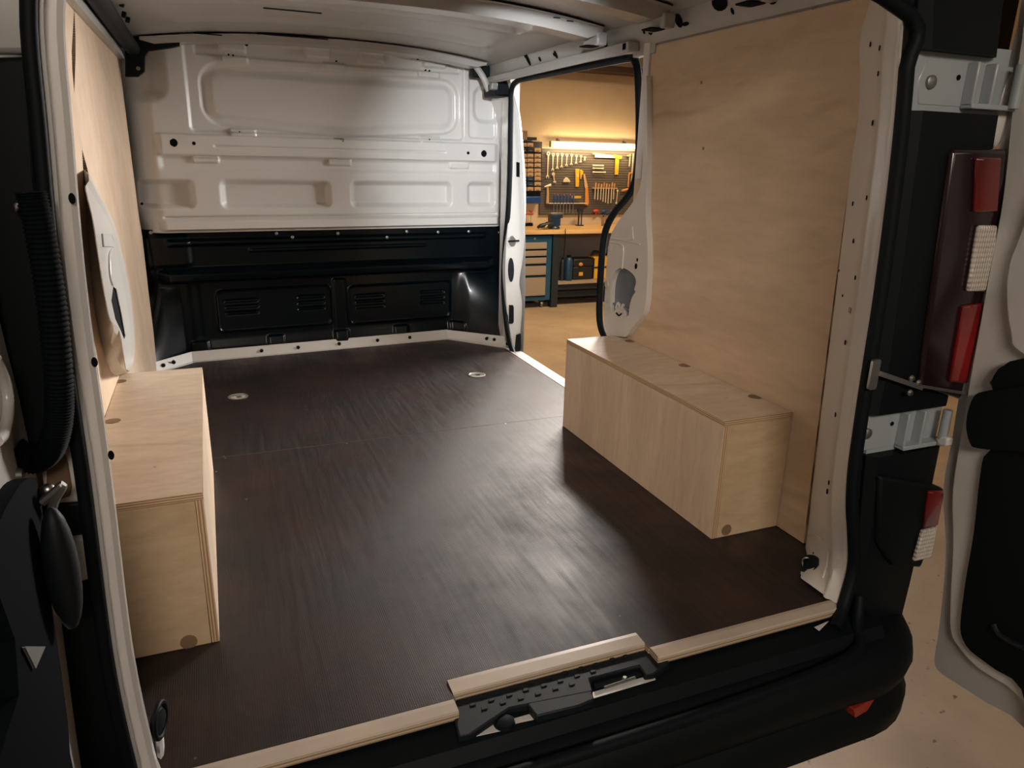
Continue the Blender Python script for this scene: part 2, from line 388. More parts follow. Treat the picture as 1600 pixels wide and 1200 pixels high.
#SETTING
# ================================================================ garage shell (the setting)
G = -0.75; YW = 7.42; CZ = 2.95
X0, X1, Y0 = -4.2, 6.6, -5.2
def struct(name, mb, mat): return mb.build(name, mat, kind='structure', smooth=0)
struct('floor', MB().box((X0-.1, Y0-.1, G-.1), (X1+.1, YW+.1, G)), M['concrete'])
struct('ceiling', MB().box((X0-.1, Y0-.1, CZ), (X1+.1, YW+.1, CZ+.1)), M['ceil'])
struct('wall_back', MB().box((X0, YW, G), (X1, YW+.1, CZ)), M['wall'])
struct('wall_left', MB().box((X0-.1, Y0, G), (X0, YW, CZ)), M['wall'])
struct('wall_right', MB().box((X1, Y0, G), (X1+.1, YW, CZ)), M['wall'])
struct('wall_front', MB().box((X0, Y0-.1, G), (X1, Y0, CZ)), M['wall'])
zb = at(950, 113, 'y', 7.2).z
struct('trim_1', MB().box((3.1, 7.16, zb), (X1, YW, zb+.07)), M['beam'])
def ceiling_lamp(loc, size, label):
    e = empty('ceiling_lamp', loc, label, 'ceiling lamp')
    x, y, z = loc; sx, sy = size
    MB().box((x-sx/2-.03, y-sy/2-.03, z), (x+sx/2+.03, y+sy/2+.03, z+.06)).build('housing', M['white'], e, bevel=.005)
    MB().box((x-sx/2, y-sy/2, z-.006), (x+sx/2, y+sy/2, z)).build('diffuser', M['panel'], e)
    MB().tube([(x, y, z+.06), (x, y, CZ)], .01).build('drop_rod', M['steel'], e)
ceiling_lamp((2.30, 4.35, 2.76), (.45, .4), 'small square ceiling lamp hanging in front of the workbench')
def added_fill_lamp(c, tgt, base, w, h, label):  # tripod body for the added side lights, out of frame
    e = empty('added_fill_lamp', (base[0], base[1], G), label, 'lamp', 'added fill lamps outside the side door')
    _c = Vector(c); _d = (Vector(tgt)-_c).normalized(); _u = Vector((0,0,1)).cross(_d).normalized(); _v = _d.cross(_u); _c = _c - _d*.012
    MB().plate(rrect(-w/2-.02, -h/2-.02, w/2+.02, h/2+.02, .03), -.09, (_c, _u, _v, _d)).build('housing', M['black_plastic'], e, bevel=.01)
    MB().plate(rrect(-w/2, -h/2, w/2, h/2, .02), .004, (_c, _u, _v, _d)).build('diffuser', M['panel'], e)
    x, y = base; MB().tube([(x, y, G+.35), (x, y, c[2]-.1), _c-_d*.09], .018).build('pole', M['dull_steel'], e)
    for k in range(3):
        MB().tube([(x, y, G+.75), (x+.42*math.cos(k*2.094), y+.42*math.sin(k*2.094), G+.012)], .012).build('leg', M['dull_steel'], e)
added_fill_lamp((2.70, 2.05, 1.30), (-.6, 2.7, .75), (2.93, 2.02), .9, .8, 'added tripod fill lamp beside the van, shining through the side door onto the bulkhead')
added_fill_lamp((2.62, 3.20, 1.15), (-.85, .9, .15), (2.80, 3.32), .8, .6, 'added tripod fill lamp in front of the side door, shining onto the left wall')
ceiling_lamp((3.6, 4.9, 2.76), (1.6, .5), 'long added fill lamp hanging over the workbench aisle')  # unseen housing added for the bench fill
ceiling_lamp((-.9, -3.6, 2.76), (1.6, 1.0), 'wide added fill lamp hanging behind the van')  # unseen housing added for the rear fill

#VAN
# ================================================================ van
van = empty('cargo_van', (0, 0, 0), 'empty white cargo van with open rear doors, seen from behind', 'van')
def part(mb, name, mat, parent=None, **k): return mb.build(name, M[mat] if isinstance(mat, str) else mat, parent or van, **k)

# ---- relief sheets: a pressed metal sheet as a height field -----------------------------------
def rb(x, z, x0, z0, x1, z1, r):
    qx = np.abs(x-(x0+x1)/2)-(x1-x0)/2+r; qz = np.abs(z-(z0+z1)/2)-(z1-z0)/2+r
    return np.hypot(np.maximum(qx, 0), np.maximum(qz, 0)) + np.minimum(np.maximum(qx, qz), 0) - r
def ins(sd, w):
    t = np.clip(.5 - sd/w, 0, 1); return t*t*(3-2*t)
def sheet(name, X, Z, P, mat, parent, thick=.0015):
    """X,Z: 2D index arrays; P: (n,m,3) points"""
    n, m = X.shape; mb = MB()
    vs = P.reshape(-1, 3).tolist(); mb.v = [tuple(v) for v in vs]
    for i in range(n-1):
        for j in range(m-1):
            mb.f.append((i*m+j, i*m+j+1, (i+1)*m+j+1, (i+1)*m+j)); 
    mb.m = [0]*len(mb.f)
    return mb.build(name, mat, parent, smooth=60)
KY = .07; YB = 2.69
def by(x, d=0): return YB + KY*x + d
# upper white bulkhead
nx, nz = 420, 210
xs = np.linspace(-.90, .965, nx); t = np.linspace(0, 1, nz)
Xg, Tg = np.meshgrid(xs, t, indexing='ij')
ztop = 1.492 - .02*np.abs(Xg)**1.5
zbot = .615 + .0*Xg
Zg = zbot + (ztop-zbot)*Tg
D = np.zeros_like(Xg)
vb = 1.058 + .034*np.clip(np.abs(Xg-.09)/.55, 0, 1)
sd = rb(Xg, Zg-(vb-1.09)*np.clip((1.352-Zg)/.26, 0, 1), -.545, 1.09, .688, 1.352, .085)
D += .024*(ins(sd, .014) - .75*ins(sd+.034, .040))
sx_l = -.60 + .11*np.clip((Zg-1.07)/.37, 0, 1)*.4
D += .018*ins(rb(Xg, Zg, -.60, 1.062, .712, 1.50, .02), .010)
D += .010*ins(rb(Xg, Zg, -.555, 1.385, .70, 1.445, .01), .012)
for cx in (-.40, -.02, .24, .56): D -= .030*ins(rb(Xg, Zg, cx-.06, 1.405, cx+.06, 1.50, .01), .012)
D -= .016*ins(np.abs(Zg-1.003)-.045, .007)*ins(np.abs(Xg-.08)-.82, .03)
D += .008*ins(np.abs(Zg-1.003+.004)-.004, .005)*ins(np.abs(Xg-.05)-.56, .01)
D += .012*ins(np.abs(Zg-.925)-.025, .02)*ins(np.abs(Xg-.08)-.82, .03)
for a, b_ in ((-.84, -.622), (-.492, -.002), (.118, .638), (.748, .892)):
    D += .034*ins(rb(Xg, Zg, a, .732, b_, .842, .02), .030)
D -= .026*ins(np.abs(Zg-.648)-.022, .012)*ins(np.abs(Xg-.08)-.84, .04)
D += .016*ins(np.abs(Zg-.684)-.004, .008)*ins(np.abs(Xg-.08)-.83, .02)
for cx, cz, sg in ((-.39, 1.375, -1), (.055, 1.377, -1), (.53, 1.370, -1), (-.38, 1.064, -1), (.53, 1.060, -1), (-.55, .941, -1), (.06, .938, -1), (.69, .933, -1)):
    D += sg*.012*ins(rb(Xg, Zg, cx-.055, cz-.014, cx+.055, cz+.014, .005), .006)
D += .03*ins(rb(Xg, Zg, -.86, 1.20, -.70, 1.42, .05), .07)             # soft pocket at the left shoulder
D += .02*ins(rb(Xg, Zg, .78, 1.16, .93, 1.33, .05), .03)
D += .012*ins(rb(Xg, Zg, .745, 1.075, .90, 1.42, .02), .012)
D += .05*np.clip((Xg-.90)/.06, 0, 1)**2 + .10*np.clip((-.74-Xg)/.12, 0, 1)**2
P = np.stack([Xg, YB+KY*Xg+D, Zg], -1)
bulk = sheet('bulkhead_upper_panel', Xg, Zg, P, M['white'], van)
tag(bulk, 'white pressed metal upper bulkhead panel')
# lower black bulkhead
nx, nz = 360, 180
xs = np.linspace(-.90, .985, nx); zs = np.linspace(-.01, .628, nz)
Xg, Zg = np.meshgrid(xs, zs, indexing='ij')
D = np.full_like(Xg, .03)
D -= .022*ins(np.abs(Zg-.566)-.012, .014)*ins(np.abs(Xg-.05)-.80, .03)
D -= .008*ins(np.abs(Zg-.522)-.007, .008)*ins(np.abs(Xg-.055)-.45, .01)
# long shelf-like ridge with tapering ends
rl = np.clip((.86-np.abs(Xg-.05))/.06, 0, 1)
zt = .446; 
D -= rl*.085*ins(np.abs(Zg-(zt-.032))-.026, .024)
D -= rl*.03*np.clip((zt-Zg)/.25, 0, 1)*np.clip((Zg-.17)/.05, 0, 1)*0
D += .014*ins(rb(Xg, Zg, -.66, .07, .72, .40, .05), .06)
for a, b_, z0, z1 in ((-.565, -.012, .125, .330), (.080, .650, .115, .318)):
    D -= .010*ins(np.abs(rb(Xg, Zg, a, z0, b_, z1, .03))-.003, .006)
    for q0, q1 in ((a+.035, a+.19), (b_-.17, b_-.035)):
        for zz in (z1-.055, z1-.085, z1-.115):
            D += .010*ins(rb(Xg, Zg, q0, zz-.007, q1, zz+.007, .004), .006)
for cx in (-.66, -.30, .035, .36, .68): D -= .012*ins(rb(Xg, Zg, cx-.04, -.02, cx+.04, .09, .01), .012)
D -= .010*ins(rb(Xg, Zg, -.0, -.02, .065, .36, .01), .012)
# the foot of the sheet wraps forward at both corners
low = np.clip((.36-Zg)/.36, 0, 1)**.8
D -= np.clip((Xg-.66)/.25, 0, 1)*low*.27 + np.clip((-.72-Xg)/.16, 0, 1)*low*.17
D += .05*np.clip((Xg-.90)/.07, 0, 1)**2 + .08*np.clip((-.80-Xg)/.08, 0, 1)**2*(1-low)
D -= .015*ins(rb(Xg, Zg, -.90, .455, -.66, .60, .03), .03) 
P = np.stack([Xg, YB+KY*Xg+D, Zg], -1)
bl_ = sheet('bulkhead_lower_panel', Xg, Zg, P, M['black_gloss'], van)
tag(bl_, 'black pressed metal lower bulkhead panel with vent slots')
def hole(cx, cz, r, parent, n=14, rz=None):
    y = by(cx, -.017); MB().plate(circ(cx, cz, r, n, rz), .012, FY(y)).build('hole', M['void'], parent, smooth=0)
def bpx(u, v): return atp(u, v, (0, YB, 0), (-KY, 1, 0))
for u, v, r in ((271, 223, .016), (303, 224, .008), (730, 239, .008), (754, 240, .015), (385, 70, .007), (357, 86, .004), (364, 87, .004), (525, 96, .004), (664, 110, .004), (670, 111, .004), (652, 92, .006), (374, 206, .003), (670, 218, .003), (222, 318, .006)):
    p = bpx(u, v); hole(p.x, p.z, r, bulk)
# rubber grommets and a key lock on the centre of the upper panel
for u, v in ((271, 223), (754, 240)):
    p = bpx(u, v); MB().lathe([(.017, 0), (.018, .004), (.012, .005), (.012, 0)], (p.x, by(p.x, -.012), p.z), (0, -1, 0)).build('grommet', M['rubber'], bulk)
p = bpx(534, 220)
MB().lathe([(.013, 0), (.013, .008), (.006, .010)], (p.x, by(p.x, -.006), p.z), (0, -1, 0)).plate(rrect(p.x-.04, p.z-.012, p.x-.005, p.z+.012, .005), .004, FY(by(p.x, -.014))).build('catch', M['dull_steel'], bulk)
# small bolts along the seam between the two halves
for u, v in ((236, 363), (432, 365), (528, 365), (605, 371), (636, 362), (733, 362), (779, 363), (457, 371), (685, 363)):
    p = bpx(u, v); MB().lathe([(.008, 0), (.008, .004), (.004, .006)], (p.x, by(p.x, .006 if 240 < u < 775 else -.01), p.z), (0, -1, 0), 10).build('bolt', M['dull_steel'], bl_)
# white flange along the foot of the bulkhead with black studs
fl = [(-.87, 2.46), (-.70, 2.622), (.62, 2.722), (.875, 2.48)]
mb = MB()
for i in range(3):
    (xa, ya), (xb, yb2) = fl[i], fl[i+1]
    mb.add([(xa, ya, -.03), (xb, yb2, -.03), (xb, yb2, .006), (xa, ya, .006), (xa, ya+.03, .046), (xb, yb2+.03, .046), (xa, ya+.034, .046), (xb, yb2+.034, .046)],
           [(0,1,2,3), (3,2,5,4), (4,5,7,6)])
flange = part(mb, 'floor_flange', 'white', smooth=0); tag(flange, 'white painted flange along the bulkhead foot')
for u, v in ((255, 570), (272, 559), (409, 548), (467, 544), (533, 540), (594, 535), (646, 531), (762, 529), (775, 531)):
    p = at(u, v, 'z', .03)
    yy = np.interp(p.x, [a for a, _ in fl], [b_ for _, b_ in fl]) + .012
    MB().lathe([(.009, 0), (.009, .006), (.005, .010), (.004, .022 if u in (272, 762) else .012)], (p.x, yy, .024), (0, -.8, .6), 10).build('stud', M['rubber'], flange)
# side webs that close the bulkhead to the body
part(MB().box((-.93, 2.58, .0), (-.875, 2.86, 1.5)), 'front_web', 'roof')
# little white grommet near the left wall
p = at(245, 485, 'x', -.845); part(MB().ball((-.84, p.y, p.z), .014, .02, .03), 'seat_grommet', 'white')

# ---- roof ------------------------------------------------------------------------------------
def zr(x): return 1.475 - .055*(abs(x)/.78)**2.4
RXS = [-.80 + 1.6*i/24 for i in range(25)]
ny = 90; ys = np.linspace(-.03, 2.86, ny); xg = np.linspace(-.80, .80, 60)
Xg, Yg = np.meshgrid(xg, ys, indexing='ij')
Zg = 1.475 - .055*(np.abs(Xg)/.78)**2.4
for y0 in (2.18, 1.78, 1.0): Zg = Zg - .008*ins(np.abs(Yg-y0)-.05, .03)*ins(np.abs(Xg)-.62, .05)
for x0 in (-.5, -.2, .2, .5): Zg = Zg - .006*ins(np.hypot((Xg-x0)/1.0, (Yg-1.72)/.5)-.06, .05)
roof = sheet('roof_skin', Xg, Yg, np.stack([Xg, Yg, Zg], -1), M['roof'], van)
def bow(y, w, h, name, mat='roof', x0=-.76, x1=.76):
    mb = MB(); n = 28; prof = [(-w/2-.018, -.004), (-w/2, -.006), (-w/2+.008, -h), (w/2-.008, -h), (w/2, -.006), (w/2+.018, -.004)]
    vs = []; 
    for i in range(n+1):
        x = x0 + (x1-x0)*i/n
        k = min(1, (x-x0)/.04, (x1-x)/.04)
        for dy, dz in prof: vs.append((x, y+dy, zr(x) - .004 + dz*(.35+.65*k)))
    m = len(prof)
    fs = [(i*m+j, (i+1)*m+j, (i+1)*m+j+1, i*m+j+1) for i in range(n) for j in range(m-1)]
    mb.add(vs, fs); o = part(mb, name, mat, smooth=30)
    return o
b1 = bow(1.41, .10, .046, 'roof_bow'); b2 = bow(1.00, .10, .046, 'roof_bow'); b3 = bow(.56, .10, .046, 'roof_bow')
for b_, y in ((b1, 1.41), (b2, 1.00), (b3, .56)):
    for dy in (-.07, .07):
        MB().tube([(x/20, y+dy, zr(x/20)-.006) for x in range(-15, 16)], .0022, 6).build('seam', M['void'], b_)
bow(2.58, .12, .030, 'roof_header'); bow(.03, .14, .05, 'rear_header')
for b_, y in ((b1, 1.41), (b2, 1.00), (b3, .56)):      # end shoes, dark openings and slots
    MB().box((.735, y-.055, 1.362), (.775, y+.055, 1.405)).build('end_shoe', M['roof'], b_, bevel=.006)
    MB().plate(rrect(.705, y-.032, .76, y+.028, .01), .003, FZ(1.3605)).build('opening', M['void'], b_, smooth=0)
    for x in (.58, .63, -.2, -.25, .1):
        MB().plate(rrect(x-.013, y-.052, x+.013, y-.043, .004), .003, FZ(zr(x)-.016)).build('slot', M['void'], b_, smooth=0)
for x0, x1, y in ((-.32, -.12, 1.86), (-.30, 0.0, 2.50), (-.55, -.44, 2.50), (-.02, .08, 1.29)):
    MB().plate(rrect(x0, y-.010, x1, y+.010, .004), .002, FZ(zr((x0+x1)/2)-.012)).build('slot', M['void'], roof, smooth=0)
_q = SPL; _d = (SPT-_q).normalized()
rl_ = part(MB().lathe([(.020, -.05), (.026, -.045), (.030, -.012), (.030, -.008), (.026, -.012), (.004, -.012)], _q, _d, 20), 'added_spot_lamp', 'dark_plastic')  # body of the added spot, out of frame
MB().tube([_q-_d*.04, (.10, .12, 1.43)], .008, 8).build('lamp_stalk', M['dull_steel'], rl_)
# right cant rail
def rail(sx):
    mb = MB(); prof = [(.868, 1.345), (.845, 1.352), (.843, 1.366), (.808, 1.427), (.785, 1.431), (.755, 1.436)]
    n = 20; vs = []; m = len(prof)
    for i in range(n+1):
        y = .02 + 2.80*i/n
        for x, z in prof: vs.append((sx*x, y, z))
    fs = [(i*m+j, i*m+j+1, (i+1)*m+j+1, (i+1)*m+j) for i in range(n) for j in range(m-1)]
    mb.add(vs, fs); return part(mb, 'cant_rail', 'roof', smooth=25)
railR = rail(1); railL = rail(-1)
def railhole(u, v, w, h, mat='void', name='hole', th=.002):
    n = Vector((-.867, 0, -.498)).normalized()
    P = atp(u, v, (.8255, 0, 1.3965), n); U = Vector((0, -1, 0)); V = n.cross(U)
    w *= 1.3; h *= 1.5
    MB().plate(circ(0, 0, w/2, 12, h/2) if name == 'hole' else rrect(-w/2, -h/2, w/2, h/2, .004), th, (P + n*.001, U, V, n)).build(name, M[mat], railR, smooth=0)
for u, v, w, h in ((943, 60, .028, .045), (938, 57, .008, .012), (825, 92, .022, .04), (821, 88, .008, .01), (844, 92, .014, .014), (869, 85, .016, .022), (866, 85, .008, .01), (1015, 45, .022, .026), (1007, 50, .008, .008), (1020, 44, .008, .014),
                   (1061, 32, .026, .028), (1072, 37, .024, .008), (1053, 34, .006, .008), (1145, 17, .008, .012), (1125, 4, .05, .03), (1208, 1, .02, .012), (1044, 11, .016, .008), (1004, 25, .01, .01)):
    railhole(u, v, w, h)
# upper track of the sliding door
mb = MB().box((.800, 1.255, 1.338), (.845, 2.62, 1.366)).box((.800, 1.255, 1.330), (.806, 2.62, 1.34))
track = part(mb, 'door_track', 'roof', bevel=.003); tag(track, 'upper runner of the sliding door')
MB().plate(rrect(1.27, 1.342, 1.29, 1.362, .003), .002, FX(.798)).build('hole', M['void'], track, smooth=0)
# brackets where track, roof and bulkhead meet
part(MB().tube(crom([(.80, 2.60, 1.30), (.77, 2.60, 1.36), (.73, 2.62, 1.42)]), .016, 8), 'roof_brace', 'roof')
part(MB().box((.80, 2.50, 1.27), (.88, 2.68, 1.335)).box((.73, 2.63, 1.36), (.82, 2.70, 1.43)), 'corner_gusset', 'black_plastic', bevel=.01)
part(MB().box((.765, 2.47, 1.295), (.80, 2.50, 1.328)), 'track_stop', 'dull_steel', bevel=.004)
# left: pale batten, black wiring duct and black bracket
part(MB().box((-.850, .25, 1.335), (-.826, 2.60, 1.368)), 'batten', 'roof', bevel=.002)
part(MB().tube(crom([(-.80, .2, 1.385), (-.80, 1.2, 1.388), (-.80, 2.1, 1.385), (-.79, 2.60, 1.375)], 8), .030, 10), 'wiring_duct', 'black_plastic')
for u, v in ((193, 22), (199, 30), (205, 12), (190, 5)):
    p = at(u, v, 'x', -.76); part(MB().lathe([(.010, 0), (.010, .012), (.004, .014)], (-.765, p.y, p.z), (1, 0, -.3), 8), 'clip', 'black_plastic')
pts = [at(u, v, 'y', 2.56) for u, v in ((196, 120), (196, 62), (208, 50), (268, 56), (270, 47), (280, 48), (281, 72), (268, 75), (232, 80), (227, 88), (226, 112), (216, 120))]
part(MB().plate([(p.x, p.z) for p in pts], .04, FY(2.54)), 'corner_bracket', 'black_plastic', bevel=.006)
p = at(216, 107, 'y', 2.54); part(MB().lathe([(.008, 0), (.008, .004)], (p.x, 2.54, p.z), (0, -1, 0), 10), 'bracket_bolt', 'dull_steel')

# ---- rear frame and right D pillar -------------------------------------------------------------
inn = [at(u, v, 'x', .85) for u, v in ((1251, 885), (1258, 850), (1275, 705), (1300, 500), (1318, 350), (1330, 250), (1340, 180), (1343, 120), (1343, 60))]
inn[0] = at(1250, 902, 'z', .006)
inn += [Vector((.83, .275, 1.345)), Vector((.79, .26, 1.40))]
out_px = ((1305, 940), (1318, 905), (1322, 860), (1319, 760), (1337, 620), (1360, 470), (1381, 310), (1393, 200), (1401, 100), (1405, 30))
outp = [at(u, v, 'y', .0) for u, v in out_px] + [Vector((.58, 0, 1.30))]; outp[0] = at(1306, 943, 'z', .006)
def resamp(P, n):
    P = crom(P, 8); L = [0]
    for a, b_ in zip(P, P[1:]): L.append(L[-1] + (b_-a).length)
    o = []
    for i in range(n):
        s_ = L[-1]*i/(n-1); k = max(j for j in range(len(L)) if L[j] <= s_+1e-9); k = min(k, len(P)-2)
        t_ = (s_-L[k])/max(L[k+1]-L[k], 1e-9); o.append(P[k].lerp(P[k+1], min(1, t_)))
    return o
def pillar(inn, outp, sx, name):
    n = 60; A = resamp(inn, n); B = resamp(outp, n)
    prof = [(-.10, .012, 0), (0, .010, 0), (.02, 0, 0), (.12, -.001, 0), (.3, 0, 0), (.5, 0, 0), (.66, 0, 0), (.72, -.006, 0), (.80, -.007, 0), (.86, 0, 0), (.94, .0, 0), (.985, .002, 0), (1.0, .006, 0)]
    vs = []; m = len(prof)
    for a, b_ in zip(A, B):
        d = b_-a; nn = Vector((d.y, -d.x, 0)).normalized()
        if nn.x > 0: nn = -nn
        for s_, dep, _ in prof:
            p = a + d*s_ - nn*dep; vs.append((sx*p.x, p.y, p.z))
    fs = [(i*m+j, i*m+j+1, (i+1)*m+j+1, (i+1)*m+j) for i in range(n-1) for j in range(m-1)]
    if sx < 0: fs = [f[::-1] for f in fs]
    return part(MB().add(vs, fs), name, 'white', smooth=35), A, B
pilR, PA, PB = pillar(inn, outp, 1, 'rear_pillar')
tag(pilR, 'white painted right rear pillar dotted with holes')
def pil_hole(u, v, r, rz=None, name='hole', mat='void'):
    # point on the pillar surface nearest to the view ray
    best = None
    for a, b_ in zip(PA, PB):
        for k in range(5, 95):
            q = a.lerp(b_, k/100); d = (q-CP); c = ROT.transposed() @ d
            e_ = (800 + FPX*c.x/-c.z - u)**2 + (600 - FPX*c.y/-c.z - v)**2
            if best is None or e_ < best[0]: best = (e_, q, (b_-a))
    _, q, d = best; n = Vector((d.y, -d.x, 0)).normalized(); n = -n if n.x > 0 else n
    U = Vector((0, 0, 1)).cross(n).normalized(); V = Vector((0, 0, 1))
    if mat == 'void':
        MB().plate(circ(0, 0, r, 12, rz or r*1.15), .0015, (q + n*.0005, U, V, n)).build(name, M[mat], pilR, smooth=0)
    return q, n, U
for u, v, r in ((1362, 66, .0045), (1374, 79, .0045), (1370, 122, .0045), (1366, 188, .005), (1336, 312, .0045), (1353, 313, .0045), (1337, 371, .0045), (1339, 430, .0045), (1324, 529, .005), (1306, 649, .005), (1296, 752, .005), (1294, 765, .006), (1316, 465, .0025), (1309, 415, .0025), (1299, 897, .005), (1271, 861, .0025)):
    pil_hole(u, v, r)
q, n, U = pil_hole(1331, 480, .01, mat='slot')
MB().plate(rrect(-.009, -.006, .009, .006, .002), .002, (q, U, Vector((0,0,1)), n)).build('slot', M['drawer'], pilR, smooth=0)
q, n, U = pil_hole(1270, 884, .01, mat='grom')     # tie-down eye
n = (n + (CP-q).normalized()*.9).normalized(); U = Vector((0, 0, 1)).cross(n).normalized(); q = q + n*.010
MB().lathe([(.025, -.008), (.0255, .004), (.022, .008), (.016, .008), (.015, .001), (.002, .001)], q, n, 24).build('tie_down_ring', M['rubber'], pilR)
MB().tube([q + n*.009 + (U*math.cos(a)*.0190 + Vector((0,0,1))*math.sin(a)*.018) for a in [PI*.55+PI*1.0*k/10 for k in range(11)]], .0022, 8).build('ring_highlight', M['steel'], pilR)
# pressed bead around the foot
bead = [pil_hole(u, v, 1, mat='x')[0] for u, v in ((1262, 832), (1275, 840), (1288, 850), (1294, 864), (1292, 880), (1287, 900))]
MB().tube(crom(bead, 5), .0028, 8).build('pressed_bead', M['white'], pilR)
# left D pillar (seen almost edge on)
innL = [Vector((-a.x, a.y, a.z)) for a in inn]
lx = [(-.722, .0), (-.728, .05), (-.735, .25), (-.727, .55), (-.723, .80), (-.712, 1.0), (-.700, 1.147), (-.66, 1.27), (-.58, 1.31)]
outL = [Vector((x, .01, z)) for x, z in lx]
vs = []; n = 60; B = resamp(outL, n); innL2 = resamp([Vector((-.83, .20, .0)), Vector((-.85, .24, .6)), Vector((-.85, .26, 1.1)), Vector((-.81, .26, 1.40))], n)
prof = [(-.016, -.028), (-.022, -.024), (-.022, -.012), (-.006, -.010), (0, -.004), (.0, .012), (-.006, .022), (-.012, .05)]
for b_, a in zip(B, innL2):
    for dx, dy in prof: vs.append((b_.x+dx, b_.y+dy, b_.z))
    vs.append((a.x, a.y, a.z))
m = len(prof)+1
pilL = part(MB().add(vs, [(i*m+j, (i+1)*m+j, (i+1)*m+j+1, i*m+j+1) for i in range(n-1) for j in range(m-1)]), 'rear_pillar', 'white', smooth=35)
tag(pilL, 'white painted left rear pillar seen edge on')
for u, v in ((113, 310), (148, 565), (174, 710)):
    p = at(u, v, 'y', .0); MB().plate(circ(p.x, p.z, .004, 10, .007), .001, FY(-.0035)).build('hole', M['void'], pilL, smooth=0)
# weather seals around the rear opening
sealR = [b_ + Vector((.012, -.012, 0)) for b_ in PB]
floorline = [Vector((x, -.075, -.04)) for x in (.60, .35)]
sR = crom([sealR[0] + Vector((-.05, -.03, -.03))] + sealR[::4] + [sealR[-1] + Vector((-.3, 0, .03))], 4)
tag(part(MB().tube(sR, .014, 10), 'rear_seal', 'rubber'), 'black rubber seal right of the rear opening')
sL = [b_ + Vector((-.030, -.03, 0)) for b_ in B]
tag(part(MB().tube(sL, .0095, 10), 'rear_seal', 'rubber'), 'black rubber seal left of the rear opening')
# tie-down ring on the left pillar foot
lr = at(250, 1125, 'z', .04)
part(MB().tube([lr + Vector((.012*math.cos(a)*.6, .028*math.cos(a), .030*math.sin(a))) for a in [2*PI*k/24 for k in range(24)]], .0045, 8, closed=True).lathe([(.024, 0), (.020, .008), (.004, .01)], lr + Vector((-.006, 0, 0)), (1, -.4, 0), 20), 'tie_down_ring', 'rubber')
part(MB().tube([lr + Vector((-.005, .0, -.035)), lr + Vector((0, -.06, -.05))], .007, 8), 'ring_strap', 'steel')

# ---- body corner trims, right -----------------------------------------------------------------
def ztrim(sx, z0, z1, x0, x1, y, name='corner_trim'):
    o = [(x0, z0), (x1, z0), (x1, z1), (x0, z1)]
    return part(MB().box((sx*x0, y, z0), (sx*x1, y+.05, z1)), name, 'black_plastic', bevel=.008)
def cornerR(zlist, name):
    """zlist: (z, xin, xout) stations of a trim piece wrapping round the body corner"""
    mb = MB(); vs = []
    for z, xi, xo in zlist:
        vs += [(xi, -.004, z), (xi, -.012, z), (xi+.02, -.028, z), (xo-.03, -.028, z), (xo-.006, -.012, z), (xo, .03, z), (xo, .16, z)]
    m = 7; n = len(zlist)
    fs = [(i*m+j, i*m+j+1, (i+1)*m+j+1, (i+1)*m+j) for i in range(n-1) for j in range(m-1)]
    fs += [tuple(range(m))[::-1], tuple((n-1)*m+j for j in range(m))]
    return part(mb.add(vs, fs), name, 'black_plastic', smooth=35)
cornerR([(1.19, .665, .885), (1.30, .64, .87), (1.42, .58, .84)], 'corner_trim')
cornerR([(.475, .70, .955), (.60, .705, .955), (.80, .69, .945), (1.085, .67, .925)], 'corner_trim')
cornerR([(-.12, .74, .955), (0.0, .745, .96), (.2, .745, .965), (.375, .725, .962)], 'corner_trim')
# body outer skin at the right corner and side
def bodyside(sx):
    st = [(-.40, .955), (-.05, .970), (.30, .972), (.62, .962), (.95, .935), (1.20, .905), (1.40, .84), (1.475, .78)]
    segs = [(.06, 1.20), (2.46, 4.3)] if sx > 0 else [(.06, 4.3)]
    mb = MB()
    for ya, yb_ in segs:
        vs = []
        for y in (ya, yb_):
            for z, x in st: vs.append((sx*x, y, z))
        m = len(st)
        fs = [(j, m+j, m+j+1, j+1) for j in range(m-1)]
        mb.add(vs, fs)
    if sx > 0:
        mb.box((.90, 1.20, -.40), (.955, 2.46, -.03)); mb.box((.85, 1.20, 1.345), (.88, 2.46, 1.42))
    return part(mb, 'body_side', 'white', smooth=35)
bodyside(1); bodyside(-1)
# painted hinge recesses with hinges (upper, lower) on the right
def hinge_right(z0, z1, cool):
    mb = MB().box((.735 if z0 < .8 else .672, -.003, z0-.03), (.93, .008, z1+.03))
    rec = part(mb, 'hinge_recess', 'hinge_paint')
    h = part(MB().plate([(.70, z0), (.69, (z0+z1)/2), (.705, z1), (.95, z1), (.95, z0)], .022, FY(-.004)), 'hinge', 'hinge_paint', bevel=.004)
    MB().lathe([(.012, 0), (.012, .006), (.007, .009)], (.722, -.004, (z0+z1)/2), (0, -1, 0)).build('hinge_bolt', M['dull_steel'], h)
    MB().plate(circ(.795, z1-.028, .005), .001, FY(-.006)).build('hole', M['void'], h, smooth=0)
    for x in (.815, .865):
        MB().box((x, -.028, z0), (x+.008, -.002, z1)).build('hinge_rib', M['hinge_paint'], h, bevel=.003)
    MB().box((.815, -.03, z0-.004), (.97, -.004, z0+.006)).build('hinge_leaf', M['hinge_paint'], h, bevel=.002)
    MB().lathe([(.010, 0), (.010, z1-z0)], (.925, -.035, z0), 'z').build('hinge_pin', M['hinge_paint'], h)
    return h
tag(hinge_right(1.098, 1.178, 1), 'upper right rear door hinge in its painted recess')
tag(hinge_right(.385, .468, 0), 'lower right rear door hinge in its painted recess')
